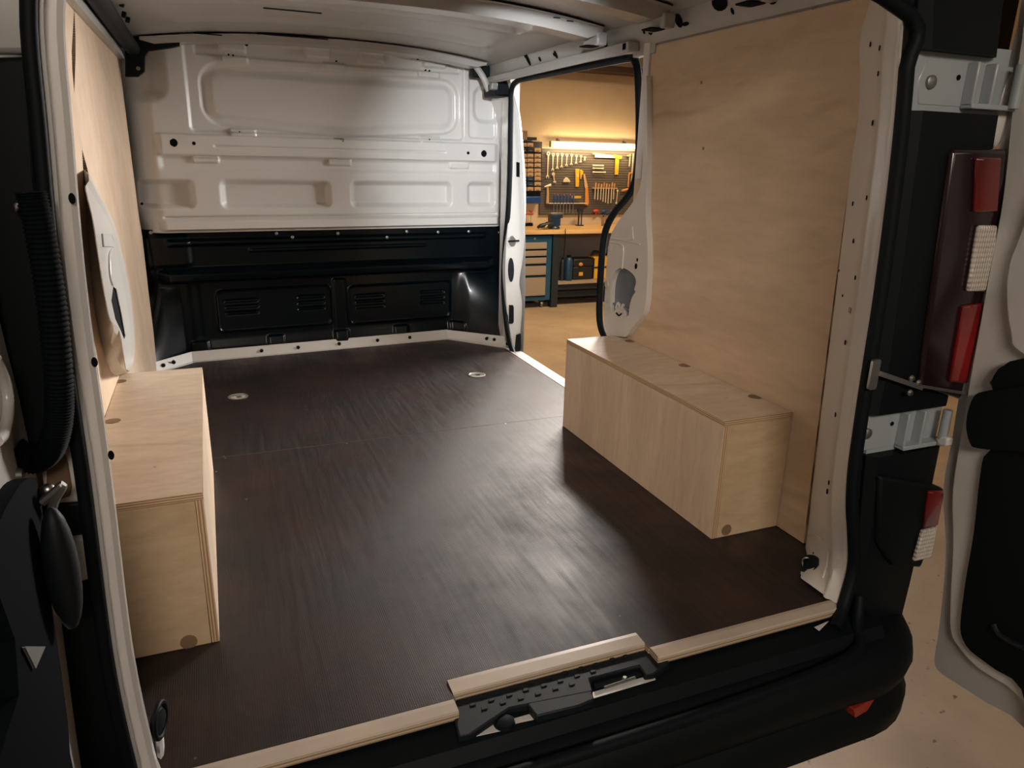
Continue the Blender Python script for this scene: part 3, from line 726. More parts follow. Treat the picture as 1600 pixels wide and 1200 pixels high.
# door check strap and bracket
y = -.035
mb = MB().bar((.690, y, .575), (.81, y-.01, .535), .012, .010)
mb.plate(rrect(.668, .54, .690, .605, .006), .006, FY(-.036))
chk = part(mb, 'door_check', 'dull_steel', bevel=.002)
for x, z in ((.772, .560), (.775, .528), (.795, .548)): MB().lathe([(.006, 0), (.007, .004), (.004, .009)], (x, -.045, z), (0, -1, 0), 10).build('check_bolt', M['steel'], chk)
MB().bar((.80, -.045, .540), (.975, -.06, .505), .004, .006).build('check_rod', M['dull_steel'], chk)
# tail lamps
def lamp_piece(pts, t_, mat, parent, name, y=-.034, bev=.004):
    P = [at(u, v, 'y', y) for u, v in pts]
    return MB().plate([(p.x, p.z) for p in P], t_, FY(y)).build(name, M[mat], parent, bevel=bev)
tl = part(MB().plate([(p.x, p.z) for p in [at(u, v, 'y', -.040) for u, v in ((1490, 233), (1575, 233), (1562, 420), (1512, 628), (1438, 604), (1462, 430))]], .05, FY(-.040)), 'tail_lamp', 'dark_red', bevel=.008)
tag(tl, 'tall red and clear tail lamp high on the right rear corner')
lamp_piece(((1527, 246), (1566, 246), (1560, 332), (1524, 332)), .010, 'deep_red', tl, 'red_lens', -.048)
lamp_piece(((1531, 352), (1560, 352), (1549, 456), (1513, 456)), .010, 'clear_lens', tl, 'clear_lens', -.050, .006)
lamp_piece(((1507, 478), (1545, 472), (1512, 600), (1486, 598)), .010, 'red_glass', tl, 'red_lens', -.048)
tl2 = part(MB().plate([(p.x, p.z) for p in [at(u, v, 'y', -.040) for u, v in ((1376, 744), (1455, 758), (1477, 764), (1463, 830), (1440, 888), (1395, 884), (1372, 850))]], .05, FY(-.040)), 'tail_lamp', 'black_plastic', bevel=.008)
tag(tl2, 'lower tail lamp with red and clear lens above the bumper corner')
lamp_piece(((1453, 768), (1477, 768), (1466, 822), (1444, 826)), .010, 'red_glass', tl2, 'red_lens', -.048)
lamp_piece(((1443, 830), (1465, 824), (1456, 872), (1429, 878)), .010, 'clear_lens', tl2, 'clear_lens', -.050, .003)

# ---- sill, bumper -----------------------------------------------------------------------------
mb = MB()
st_ = [(.012, -.022), (-.04, -.026), (-.075, -.036), (-.09, -.06)]
xs_ = [-.80 + 1.6*i/16 for i in range(17)]
vs = [(x, y, z) for x in xs_ for y, z in [(.07, -.024)] + st_]
m = 5
sill = part(mb.add(vs, [(i*m+j, i*m+j+1, (i+1)*m+j+1, (i+1)*m+j) for i in range(16) for j in range(m-1)]), 'sill', 'black_plastic', smooth=30)
tag(sill, 'black plastic loading sill below the rear opening')
# stepped pad with studs, latch openings and the painted metal showing through them
zsc = -.012
def zpoly(px, z): return [(p.x, p.y) for p in [at(u, v, 'z', z) for u, v in px]]
pad_a = [(-.222, .016), (.212, .016)] + zpoly(((1040, 1012), (1046, 1036), (1022, 1052), (1008, 1054), (998, 1040), (921, 1060), (927, 1080), (796, 1106), (736, 1146), (716, 1150)), zsc)
pad_b = zpoly(((919, 1062), (929, 1092), (905, 1102), (838, 1118), (822, 1098)), zsc)
scuff = part(MB().plate(pad_a, -.016, FZ(zsc)).plate(pad_b, -.018, FZ(zsc-.0006)), 'step_pad', 'dark_plastic', bevel=.003)
tag(scuff, 'studded black step pad in the middle of the sill')
for u, v in ((739, 1103), (749, 1091), (778, 1084), (806, 1075), (831, 1068), (859, 1061), (884, 1053), (909, 1046), (933, 1040), (958, 1032), (979, 1027), (768, 1096), (796, 1088), (822, 1080), (850, 1073), (876, 1066), (902, 1058), (927, 1051), (757, 1109), (786, 1100), (814, 1093), (841, 1086), (868, 1078), (894, 1071)):
    p = at(u, v, 'z', zsc)
    MB().plate([(p.x-.0062, p.y-.001), (p.x+.0062, p.y-.001), (p.x+.0045, p.y+.006), (p.x-.0045, p.y+.006)], .0025, FZ(zsc)).build('stud', M['dark_plastic'], scuff, bevel=.0006, seg=1)
part(MB().plate(zpoly(((922, 1056), (999, 1036), (1012, 1056), (930, 1080)), -.0245), .001, FZ(-.0205)), 'latch_opening', 'void', smooth=0)
part(MB().plate(zpoly(((926, 1084), (1020, 1056), (1024, 1064), (918, 1096)), -.030), .0015, FZ(-.0275)), 'painted_strip', 'white', smooth=0)
part(MB().plate(zpoly(((736, 1148), (746, 1127), (796, 1108), (832, 1118), (834, 1124), (806, 1130), (800, 1138), (745, 1150)), -.030), .002, FZ(-.031)), 'painted_strip', 'white', smooth=0)
p = at(788, 1124, 'z', -.02); part(MB().lathe([(.021, 0), (.019, .008), (.010, .012)], (p.x, p.y, -.029), 'z', 16), 'latch_striker', 'rubber')
p = at(972, 1062, 'z', -.017); part(MB().tube([(p.x-.045, p.y-.008, -.017), (p.x+.028, p.y-.004, -.017)], .003, 8).lathe([(.006, 0), (.004, .006)], (p.x+.006, p.y, -.018), 'z', 8), 'latch_bar', 'dull_steel')
p = at(1290, 978, 'z', -.03); part(MB().add([at(u, v, 'z', -.022) for u, v in ((1272, 980), (1280, 986), (1296, 970), (1290, 972))], [(0,1,2,3)]), 'seal_tab', 'white', smooth=0)
# lower sill seal and bumper
part(MB().tube(crom([(-.80, -.085, -.02), (-.74, -.11, -.055), (-.3, -.135, -.065), (.3, -.135, -.065), (.66, -.115, -.058), (.735, -.06, -.03), (.765, -.03, .02)], 6), .013, 10), 'sill_seal', 'rubber')
bst = [(.10, -.055), (-.085, -.062), (-.115, -.072), (-.140, -.095), (-.150, -.13), (-.142, -.165), (-.128, -.19), (-.150, -.225), (-.148, -.275), (-.125, -.305), (.05, -.32)]
nb = 48; vs = []; m = len(bst)
for i in range(nb+1):
    s_ = -1 + 2*i/nb; ax = abs(s_); k = max(0, (ax-.70)/.30); a_ = k*PI/2
    xx = math.copysign(.74 + .215*math.sin(a_) if ax > .70 else ax/.70*.74, s_)
    for y_, z_ in bst:
        vs.append((xx, min(.10, y_ + (1-math.cos(a_))*.16*(1 if y_ < .04 else 0)) if y_ < .04 else y_, z_))
bump = part(MB().add(vs, [(i*m+j, i*m+j+1, (i+1)*m+j+1, (i+1)*m+j) for i in range(nb) for j in range(m-1)]), 'rear_bumper', 'black_plastic', smooth=35)
tag(bump, 'deep black plastic rear bumper below the sill')
# bumper corner going forward along the side
for sx in (1, -1):
    MB().box((sx*.91, .03, -.32), (sx*.965, .55, -.062)).build('bumper_end', M['black_plastic'], bump, bevel=.02)
q4 = [at(1335, 1109, 'y', -.150), at(1386, 1081, 'y', -.112), at(1388, 1092, 'y', -.112), at(1337, 1122, 'y', -.150)]
dq = Vector((-.006, .025, 0))
MB().add(q4 + [p + dq for p in q4], [(0,1,2,3), (7,6,5,4), (0,4,5,1), (1,5,6,2), (2,6,7,3), (3,7,4,0)]).build('reflector', M['red_plastic'], bump, bevel=.002, fixn=True)
# white underframe below floor
part(MB().box((-.80, .03, -.10), (.80, 2.75, -.02)), 'floor_pan', 'roof')
part(MB().box((.84, 1.22, -.06), (.90, 2.46, -.014)), 'door_step', 'grey_primer', bevel=.004)
for (x, y) in ((.78, .95), (-.78, .95), (.78, 3.9), (-.78, 3.9)):     # wheels, under the body
    w_ = part(MB().lathe([(.20, -.10), (.30, -.11), (.325, -.09), (.325, .09), (.30, .11), (.20, .10)], (x, y, G+.325), 'x', 40), 'wheel', 'rubber')
    MB().lathe([(.20, -.06), (.19, .02), (.06, .05), (.02, .06)], (x, y, G+.325), 'x' if x > 0 else (-1, 0, 0), 24).build('rim', M['dull_steel'], w_)
part(MB().box((-.90, 2.95, -.42), (.90, 4.6, .35)), 'cab_body', 'white', bevel=.08)
part(MB().plate([(2.9, .30), (4.3, .30), (3.75, .60), (3.3, 1.42), (2.9, 1.44)], 1.7, ((-.85,0,0),(0,1,0),(0,0,1),(1,0,0))), 'cab_glass', 'black_gloss', bevel=.03)

# ---- sliding door aperture (right) -------------------------------------------------------------
seal_px = [(945, 528), (937, 500), (938, 440), (944, 370), (958, 335), (977, 312), (990, 290), (997, 255), (999, 190), (997, 120), (993, 97), (985, 91), (960, 95), (900, 107), (825, 122), (808, 127), (800, 140), (798, 180), (797, 260), (794, 330), (789, 385), (787, 430), (788, 470), (792, 510), (798, 540), (806, 560)]
sp = [at(u, v, 'x', .868) for u, v in seal_px]
tag(part(MB().tube(crom(sp, 5), .0135, 10), 'side_door_seal', 'rubber'), 'black rubber seal round the side door opening')
# painted pillar behind the side door, with its cavity
NF = Vector((-1, 0, 0))
def yz(px, x): return [(p.y, p.z) for p in [at(u, v, 'x', x) for u, v in px]]
facepx = [(1010, 118), (1011, 200), (1010, 280), (1009, 330), (1012, 390), (1011, 440), (1006, 487), (988, 512), (978, 526), (962, 525), (950, 528), (944, 500), (946, 440), (952, 376), (966, 346), (987, 318), (1000, 292), (1004, 250), (1004, 180)]
cavpx = [(963, 422), (975, 419), (989, 428), (994, 440), (991, 452), (993, 456), (988, 464), (984, 477), (982, 492), (977, 494), (973, 484), (967, 479), (962, 484), (957, 487), (954, 482), (954, 465), (956, 440)]
o_ = [(p.x, p.y) for p in [Vector((a, b_)) for a, b_ in yz(facepx, .828)]]
o_s = [(p.x, p.y) for p in crom([Vector((a, b_, 0)) for a, b_ in yz(facepx, .828)], 3, closed=True)]
c_s = [(p.x, p.y) for p in crom([Vector((a, b_, 0)) for a, b_ in yz(cavpx, .828)], 3, closed=True)]
mp_ = part(MB().plate(o_s, .035, FX(.828), holes=[c_s]), 'side_pillar', 'white', bevel=.007, seg=3)
tag(mp_, 'white painted pillar behind the side door with an open cavity')
ys_c = [p[0] for p in c_s]; zs_c = [p[1] for p in c_s]
MB().box((.8465, min(ys_c)-.01, min(zs_c)-.01), (.8490, max(ys_c)+.01, max(zs_c)+.01)).build('cavity_back', M['galv'], mp_)
MB().box((.838, min(ys_c)+.0, .455), (.8465, max(ys_c), .461)).build('cavity_rib', M['galv'], mp_)
def px_disc(u, v, x, r, name, mat, parent, rz=None):
    p = at(u, v, 'x', x); MB().plate(circ(p.y, p.z, r, 12, rz), .0015, FX(x-.0015)).build(name, M[mat], parent, smooth=0)
for u, v, r in ((953, 388, .006), (948, 444, .006), (996, 406, .005), (994, 416, .008)): px_disc(u, v, .828, r, 'hole', 'void', mp_, r*1.3)
for u, v in ((953, 388), (948, 444)):
    p = at(u, v, 'x', .828); MB().lathe([(.014, 0), (.013, .002), (.007, .0022)], (.828, p.y, p.z), (-1, 0, 0), 16).build('pressed_ring', M['white'], mp_)
MB().tube(crom([at(u, v, 'x', .8265) for u, v in ((953, 378), (970, 382), (974, 390), (972, 420))], 5), .003, 8).tube(crom([at(u, v, 'x', .8265) for u, v in ((955, 372), (985, 378), (1000, 382))], 4), .003, 8).build('pressed_bead', M['white'], mp_)
MB().plate([tuple(q_) for q_ in yz(((983, 356), (990, 354), (991, 374), (983, 376)), .828)], .006, FX(.822)).build('pressed_tab', M['white'], mp_, bevel=.002)
MB().tube(crom([at(u, v, 'x', .826) for u, v in ((963, 489), (967, 493), (971, 490))], 4), .003, 6).build('wire_clip', M['void'], mp_)
MB().tube(crom([at(u, v, 'x', .84) for u, v in ((963, 482), (966, 474), (971, 482), (974, 476))], 4), .006, 8).build('wire_loop', M['white'], mp_)
# narrow painted return running on up to the roof
part(MB().box((.842, 1.185, .92), (.875, 1.225, 1.36)), 'side_pillar_top', 'white', bevel=.004)
part(MB().box((.846, 1.16, 1.322), (.874, 1.30, 1.372)), 'door_header_end', 'roof', bevel=.003)
# front jamb of the side door
jpx = [(801, 130), (806, 150), (813, 180), (818, 230), (822, 300), (821, 350), (818, 400), (813, 430), (812, 447), (816, 470), (815, 500), (812, 535), (806, 556), (797, 535), (793, 500), (790, 450), (790, 400), (795, 330), (799, 260), (799, 180)]
J = [at(u, v, 'y', 2.47) for u, v in jpx]
js = [(p.x, p.y) for p in crom([Vector((p.x, p.z, 0)) for p in J], 3, closed=True)]
jamb = part(MB().plate(js, .06, FY(2.47)), 'door_jamb', 'white', bevel=.008)
tag(jamb, 'bright white front jamb of the side door with lock parts')
def jp(px, name, mat, y0=2.462, t_=.012, bev=.002):
    P_ = [at(u, v, 'y', y0) for u, v in px]; return MB().plate([(p.x, p.z) for p in P_], t_, FY(y0)).build(name, M[mat], jamb, bevel=bev)
jp([(799+4.5*math.cos(a), 422+19*math.sin(a)) for a in [2*PI*k/16 for k in range(16)]], 'lock_cover', 'dark_plastic')
jp(((796, 477), (802, 477), (803, 480), (803, 503), (801, 506), (796, 506)), 'contact_block', 'black_plastic')
jp([(801+5.5*math.cos(a), 377+8.5*math.sin(a)) for a in [2*PI*k/16 for k in range(16)]], 'striker_plate', 'dull_steel', 2.464, .008)
p = at(801, 377, 'y', 2.45); MB().tube([(p.x-.022, 2.455, p.z), (p.x+.035, 2.445, p.z+.003)], .0045, 8).build('striker_pin', M['black_plastic'], jamb)
jp(((808, 524), (814, 522), (814, 545), (810, 555), (805, 553)), 'bump_stop', 'rubber', 2.455, .03)
jp(((807, 253), (812, 254), (812, 277), (807, 276)), 'hinge_slot', 'void', 2.468, .003, 0)
part(MB().box((.875, 2.53, -.05), (.94, 2.60, 1.36)), 'jamb_web', 'white')

sd = part(MB().plate([(.10, -.33), (1.20, -.33), (1.24, .3), (1.22, .75), (1.16, 1.34), (1.10, 1.38), (.16, 1.38), (.10, 1.33)], .045, FX(1.0)), 'sliding_door', 'white', bevel=.015)
tag(sd, 'sliding side door pushed back along the right flank')
MB().plate(rrect(.13, .68, 1.10, 1.30, .05), .006, FX(.996)).build('door_lining', M['rough_black'], sd, bevel=.002)
MB().box((.996, .085, .62), (1.047, .115, 1.385)).build('edge_trim', M['rough_black'], sd, bevel=.004)
# ---- rear doors -------------------------------------------------------------------------------
XR = .950
def dplate(px, t_, x, name, mat, parent, bev=.006, extra=(), sm=4, frame=None, close=True):
    pts = [Vector((p.y, p.z, 0)) for p in [at(u, v, 'x', x) for u, v in px]] + [Vector((a, b_, 0)) for a, b_ in extra]
    o = [(p.x, p.y) for p in (crom(pts, sm, closed=True) if sm > 1 else pts)]
    return MB().plate(o, t_, FX(x)).build(name, M[mat], parent, bevel=bev, seg=3)
e1 = [(1610, -40), (1590, 40), (1572, 110), (1566, 190), (1556, 300), (1536, 400), (1520, 500), (1500, 610), (1487, 690), (1474, 765), (1478, 850), (1474, 920), (1466, 990), (1460, 1030), (1466, 1048), (1490, 1065), (1545, 1100), (1600, 1137)]
rd = dplate(e1, .045, XR, 'rear_door', 'grey_primer', van, .010, [(-.50, -.26), (-.72, -.27), (-.76, -.2), (-.76, .4), (-.74, 1.1), (-.66, 1.34), (-.4, 1.38), (-.1, 1.38)], 3)
tag(rd, 'open right rear door seen on its inner side')
e2 = [(1616, -20), (1598, 60), (1585, 150), (1575, 250), (1565, 330), (1546, 430), (1530, 520), (1512, 620), (1499, 700), (1489, 770), (1490, 850), (1486, 930), (1486, 985), (1498, 1010), (1530, 1045), (1600, 1096)]
dplate(e2, .012, XR-.012, 'inner_frame', 'white', rd, .006, [(-.46, -.215), (-.70, -.21), (-.72, -.15), (-.72, .4), (-.70, 1.05), (-.62, 1.28), (-.4, 1.33), (-.12, 1.33)], 3)
# window pressing
wp = [(-.13, .80), (-.135, .66), (-.17, .62), (-.25, .60), (-.60, .60), (-.66, .66), (-.64, 1.10), (-.58, 1.20), (-.20, 1.22), (-.14, 1.12)]
wpp = [at(u, v, 'x', XR-.012) for u, v in ((1600, 370), (1583, 420), (1580, 470), (1587, 520), (1600, 548))]
wo = [Vector((p.y, p.z, 0)) for p in wpp] + [Vector((a, b_, 0)) for a, b_ in ((-.30, .60), (-.58, .60), (-.64, .68), (-.62, 1.10), (-.54, 1.20), (-.22, 1.22), (-.15, 1.12))]
MB().plate([(p.x, p.y) for p in crom(wo, 4, closed=True)], -.014, FX(XR-.012)).build('window_pressing', M['white'], rd, bevel=.010, seg=4)
# black card and latch cover
cd = [(1600, 700), (1548, 706), (1536, 740), (1526, 830), (1514, 900), (1506, 960), (1506, 990), (1520, 1015), (1560, 1045), (1600, 1075)]
card = dplate(cd, -.010, XR-.012, 'door_card', 'black_plastic', rd, .004, [(-.40, -.17), (-.66, -.17), (-.68, -.1), (-.68, .33), (-.5, .40)], 3)
tag(card, 'black plastic lining card on the right rear door')
cv = [(1550, 610), (1536, 618), (1527, 640), (1524, 665), (1530, 690), (1543, 698), (1600, 702), (1640, 700), (1640, 606), (1600, 603)]
dplate(cv, -.030, XR-.012, 'latch_cover', 'black_plastic', rd, .010, (), 3)
cv2 = [(1563, 606), (1566, 585), (1580, 570), (1600, 563), (1640, 560), (1640, 606)]
dplate(cv2, -.020, XR-.012, 'latch_cover_top', 'black_plastic', rd, .008, (), 2)
sw = [at(u, v, 'x', XR-.026) for u, v in ((1552, 975), (1560, 990), (1580, 1003), (1600, 1012))]
MB().tube(crom(sw, 5), .006, 8).build('card_rib', M['dark_plastic'], rd)
MB().tube(crom([at(u, v, 'x', XR-.002) for u, v in ((1566, 420), (1550, 500), (1537, 590), (1543, 600), (1556, 600))], 5), .003, 8).build('pressed_bead', M['grey_primer'], rd)
for px in (((1566, 150), (1572, 190)),):
    a = at(px[0][0], px[0][1], 'x', XR); b_ = at(px[1][0], px[1][1], 'x', XR)
    MB().ball(((XR-.004), (a.y+b_.y)/2, (a.z+b_.z)/2), .022, .012, .075 if px[0][1] < 300 else .06).build('hinge_boss', M['white'], rd)
MB().plate([(p.y, p.z) for p in [at(u, v, 'x', .925) for u, v in ((1465, 684), (1478, 681), (1486, 684), (1484, 697), (1474, 697))]], .02, FX(.915)).build('hinge_tongue', M['white'], rd, bevel=.004)

XL = -.815
e3 = [(-30, 380), (-5, 480), (12, 550), (30, 620), (45, 690), (58, 745), (65, 782), (78, 850), (95, 960), (108, 1060), (120, 1150), (135, 1240)]
ld = MB().plate([(p.x, p.y) for p in crom([Vector((p.y, p.z, 0)) for p in [at(u, v, 'x', XL) for u, v in e3]] + [Vector((a, b_, 0)) for a, b_ in ((-.02, -.15), (-.10, -.24), (-.70, -.26), (-.76, -.2), (-.76, .4), (-.74, 1.1), (-.66, 1.34), (-.5, 1.36), (-.3, 1.2))], 3, closed=True)], -.045, FX(XL)).build('rear_door', M['white'], van, bevel=.010, seg=3)
tag(ld, 'open left rear door seen along its inner side')
c3 = [(-30, 870), (-8, 815), (20, 765), (38, 748), (52, 752), (60, 790), (64, 850), (74, 940), (88, 1040), (100, 1130), (112, 1220)]
card2 = MB().plate([(p.x, p.y) for p in crom([Vector((p.y, p.z, 0)) for p in [at(u, v, 'x', XL+.014) for u, v in c3]] + [Vector((a, b_, 0)) for a, b_ in ((-.10, -.12), (-.6, -.16), (-.68, -.1), (-.68, .40), (-.3, .43))], 3, closed=True)], .018, FX(XL)).build('door_card', M['card_black'], ld, bevel=.006, seg=3)
tag(card2, 'dark plastic lining card on the left rear door')
MB().plate([(p.y, p.z) for p in [at(u, v, 'x', XL+.020) for u, v in ((37, 1012), (67, 1012), (53, 1044))]], .003, FX(XL+.019)).build('card_badge', M['dull_steel'], ld, bevel=.001)
p = at(35, 742, 'x', XL+.005); MB().lathe([(.010, 0), (.008, .006)], (XL, p.y, p.z), 'x', 12).build('card_clip', M['dull_steel'], ld)
pz = [(at(0, 540, 'x', XL).y, at(0, 540, 'x', XL).z)]
MB().tube(crom([at(u, v, 'x', XL+.004) for u, v in ((-8, 560), (8, 600), (12, 640), (6, 675), (-6, 690))], 6), .007, 10).build('pressed_rim', M['white'], ld)
# rubber stop disc and latch claw beside the left hinges
p = at(97, 890, 'y', -.12)
part(MB().ball((p.x, -.12, p.z), .020, .022, .088), 'bump_stop', 'dark_plastic')
cl = [at(u, v, 'y', -.08) for u, v in ((66, 785), (78, 775), (90, 765), (97, 758), (95, 765), (86, 780), (80, 800))]
part(MB().tube(crom(cl, 5), .006, 8), 'latch_claw', 'dull_steel')
p = at(75, 766, 'y', -.07); part(MB().ball((p.x, -.07, p.z), .009, .008, .009), 'claw_pin', 'steel')
# left corner: black trims, painted hinge recesses
def lbox(px0, px1, y, t_, name, mat, bev=.006):
    a = at(*px0, 'y', y); b_ = at(*px1, 'y', y)
    return part(MB().box((a.x, y, a.z), (b_.x, y+t_, b_.z)), name, mat, bevel=bev)
def lpoly(px, y, t_, name, mat, bev=.006):
    return part(MB().plate([(p.x, p.z) for p in [at(u, v, 'y', y) for u, v in px]], t_, FY(y)), name, mat, bevel=bev)
lpoly(((-60, 90), (42, 88), (60, 300), (92, 560), (118, 700), (20, 700), (-60, 500)), .0, .03, 'corner_trim', 'black_plastic')
lpoly(((-60, -60), (35, -60), (42, 84), (-60, 84)), .02, .02, 'hinge_recess', 'roof')
lpoly(((60, 700), (136, 700), (143, 785), (70, 790)), -.004, .02, 'hinge_recess', 'white')
lpoly(((60, 788), (146, 783), (156, 834), (66, 846)), .0, .03, 'corner_trim', 'black_plastic')
lpoly(((80, 843), (152, 836), (162, 900), (90, 922)), -.004, .02, 'hinge_recess', 'white')
lpoly(((80, 922), (168, 903), (215, 1230), (100, 1230)), .0, .03, 'corner_trim', 'black_plastic')
lpoly(((95, 712), (104, 705), (110, 730), (115, 760), (112, 775), (86, 784), (70, 780), (70, 720)), -.005, .015, 'hinge', 'plug', .004)
# corrugated cable boot
hp = [at(u, v, 'y', -.06) for u, v in ((48, 300), (62, 360), (76, 440), (86, 520), (92, 600), (92, 650), (84, 690), (70, 712), (48, 720), (20, 700))]
hpath = crom(hp, 40)
hr = [.0160 + .0011*math.sin(i*PI/2) for i in range(len(hpath))]
ho = part(MB().tube(hpath, hr, 12), 'cable_boot', 'boot'); tag(ho, 'black corrugated cable boot by the left rear door')
lpoly(((20, 320), (28, 312), (32, 322), (24, 334)), -.02, .01, 'trim_clip', 'dull_steel', .002)

#CARGO
# ================================================================ lining and cargo boxes
# floor boards (two sheets with a seam)
def board(outline, label):
    e = MB().plate(outline, -.012, FZ(0), mi=0, mside=1).build('floor_board', [M['floor_board'], M['strip_edge']], smooth=0)
    tag(e, label, 'floor board', 'dark floor boards in the van'); return e
YS = 1.364
rb_ = board([(-.742, .004), (-.216, .004), (-.216, .058), (.212, .058), (.212, .004), (.742, .004), (.846, .225), (.846, YS-.001), (-.846, YS-.001), (-.846, .225)],
      'dark brown floor board nearest the rear doors, between the plywood boxes')
fb_ = board([(-.846, YS+.001), (.846, YS+.001), (.846, 2.44), (.612, 2.712), (-.69, 2.618), (-.846, 2.475)], 'dark brown floor board in front of the bulkhead')
# metal tie-down cups let into the front board
for i, (u, v) in enumerate(((372, 620), (745, 586))):
    p = at(u, v, 'z', 0)
    MB().lathe([(.040, .0), (.041, .002), (.036, .003), (.033, .0012), (.002, .0012)], (p.x, p.y, 0), 'z', 28).build('tie_down_cup', M['alu'], fb_)
    MB().bar((p.x-.03, p.y, .004), (p.x+.03, p.y, .004), .007, .004).build('cup_bar', M['steel'], fb_)
    MB().plate(circ(p.x+.004, p.y, .012), .001, FZ(.0012)).build('cup_hole', M['void'], fb_, smooth=0)
for u, v in ((542, 693), (350, 713), (352, 716), (480, 640), (790, 662), (338, 737), (385, 780)):
    p = at(u, v, 'z', 0); bd = rb_ if p.y < YS else fb_
    MB().lathe([(.0035, 0), (.0035, .0006), (.001, .0008)], (p.x, p.y, 0), 'z', 8).build('screw', M['steel'], bd)
# edge strips
def estrip(x0, x1, y0, y1, label):
    mb = MB(); z = .0025
    vs = [(x0, y1, -.014), (x0, y1, z+.0005), (x0, y1-.010, z+.0018), (x0, y0+.002, z), (x0, y0, z-.004), (x0, y0, -.016)]
    vs += [(x1, *v[1:]) for v in vs]
    mb.add(vs, [(0,1,7,6),(1,2,8,7),(2,3,9,8),(3,4,10,9),(4,5,11,10),(5,0,6,11),(5,4,3,2,1,0),(6,7,8,9,10,11)], [1,0,0,0,1,1,1,1])
    tag(mb.build('edge_strip', [M['strip_top'], M['strip_edge']], smooth=0), label, 'edging', 'pale edge strips along the rear of the floor')
estrip(-.745, -.220, -.030, .003, 'long pale edge strip at the left of the rear sill')
estrip(-.216, .212, .018, .057, 'pale edge strip set back behind the studded step pad')
estrip(.214, .735, -.030, .003, 'pale edge strip at the right of the rear sill')
tag(MB().add([(.846, 1.27, -.012), (.872, 1.27, -.012), (.872, 2.46, -.012), (.846, 2.46, -.012), (.848, 1.27, .002), (.868, 1.27, .0), (.868, 2.46, .0), (.848, 2.46, .002)],
    [(0,3,2,1),(4,5,6,7),(0,1,5,4),(1,2,6,5),(2,3,7,6),(3,0,4,7)]).build('edge_strip', M['alu'], smooth=0), 'thin metal edge strip along the side door step', 'edging')
# right wall panel
wr = MB().plate([(.235, .001), (.262, .6), (.278, 1.10), (.27, 1.345), (1.235, 1.345), (1.235, .001)], .009, FX(.850), mi=0, mside=1).build('wall_panel', [M['birch_wall'], M['edge_y']], smooth=0)
tag(wr, 'large birch plywood panel lining the right van wall', 'wall panel')
for u, v in ((1271, 12), (1008, 145), (1007, 183), (1006, 250), (1096, 129), (1099, 232)):
    p = at(u, v, 'x', .85); MB().lathe([(.005, 0), (.005, .001), (.001, .0012)], (.850, p.y, p.z), (-1, 0, 0), 8).build('screw', M['plug'], wr)
# left wall panel with two slits
slit1 = [(a, b_) for a, b_ in yz(((116, 10), (118, 60), (118, 90), (117, 120), (116, 146), (113, 110), (112, 80), (114, 45)), -.850)]
slit2 = [(a, b_) for a, b_ in yz(((128, 232), (136, 262), (145, 300), (150, 312), (138, 298), (130, 265)), -.850)]
wl_ = MB().plate([(.24, .001), (.24, 1.345), (2.60, 1.36), (2.60, 1.32), (2.60, .70), (2.64, .60), (2.60, .35), (2.58, .001)], -.009, FX(-.850), holes=[slit1, slit2], mi=0, mside=1).build('wall_panel', [M['birch_left'], M['edge_y']], smooth=0)
tag(wl_, 'birch plywood panel with two slits lining the left van wall', 'wall panel')
part(MB().box((-.905, .2, .0), (-.900, 2.7, 1.40)), 'inner_skin', 'plug')
# left painted pillar bulging through the panel
base = [(.975, .99), (.985, .82), (1.00, .62), (1.03, .46), (1.17, .352), (1.24, .350), (1.36, .352), (1.45, .42), (1.45, .60), (1.38, .72), (1.25, .82), (1.12, .90), (1.03, .97)]
ridge = [at(u, v, 'x', -.795) for u, v in ((134, 290), (146, 345), (155, 405), (164, 460), (173, 500), (186, 515), (193, 550), (198, 578), (204, 555), (204, 520), (199, 480), (190, 430), (182, 390), (172, 350), (155, 320))]
basep = [at(u, v, 'x', -.850) for u, v in ((131, 265), (136, 320), (140, 400), (148, 480), (160, 540), (168, 570), (180, 586), (198, 582), (206, 556), (206, 520), (203, 480), (195, 430), (184, 385), (172, 345), (150, 300))]
n_ = 60
def rs_closed(P, n): 
    Q = crom(P, 6, closed=True); Q.append(Q[0]); L = [0]
    for a, b_ in zip(Q, Q[1:]): L.append(L[-1]+(b_-a).length)
    o = []
    for i in range(n):
        s_ = L[-1]*i/n; k = max(j for j in range(len(L)-1) if L[j] <= s_+1e-9); o.append(Q[k].lerp(Q[k+1], (s_-L[k])/max(1e-9, L[k+1]-L[k])))
    return o
Q0 = [p_ for p_ in crom(basep, 4, closed=True)]; Q1 = [p_ for p_ in crom(ridge, 4, closed=True)]
n_ = len(Q0); cen = sum(Q1, Vector())/n_
vs = [tuple(p_) for p_ in Q0]
for k in (.35, .75): vs += [tuple(a.lerp(b_, k) + Vector((.010*math.sin(k*PI), 0, 0))) for a, b_ in zip(Q0, Q1)]
vs += [tuple(p_) for p_ in Q1]
fs = [(r_*n_+i, r_*n_+(i+1) % n_, (r_+1)*n_+(i+1) % n_, (r_+1)*n_+i) for r_ in range(3) for i in range(n_)]
mbL = MB().add(vs, fs)
cav = yz(((177, 447), (182, 452), (190, 490), (196, 525), (194, 530), (188, 515), (180, 498), (174, 470)), -.795)
mbL.plate([(p_.y, p_.z) for p_ in Q1], -.002, FX(-.795), holes=[cav])
lp = part(mbL, 'side_pillar', 'white', smooth=35, fixn=True)
tag(lp, 'white painted pillar bulging through the left plywood panel')
cy = [c[0] for c in cav]; cz = [c[1] for c in cav]
MB().plate(cav, -.003, FX(-.799)).build('cavity_back', M['void'], lp)
MB().tube(crom([at(u, v, 'x', -.793) for u, v in ((175, 390), (171, 400), (172, 430), (176, 445))], 5), .003, 8).build('pressed_bead', M['white'], lp)
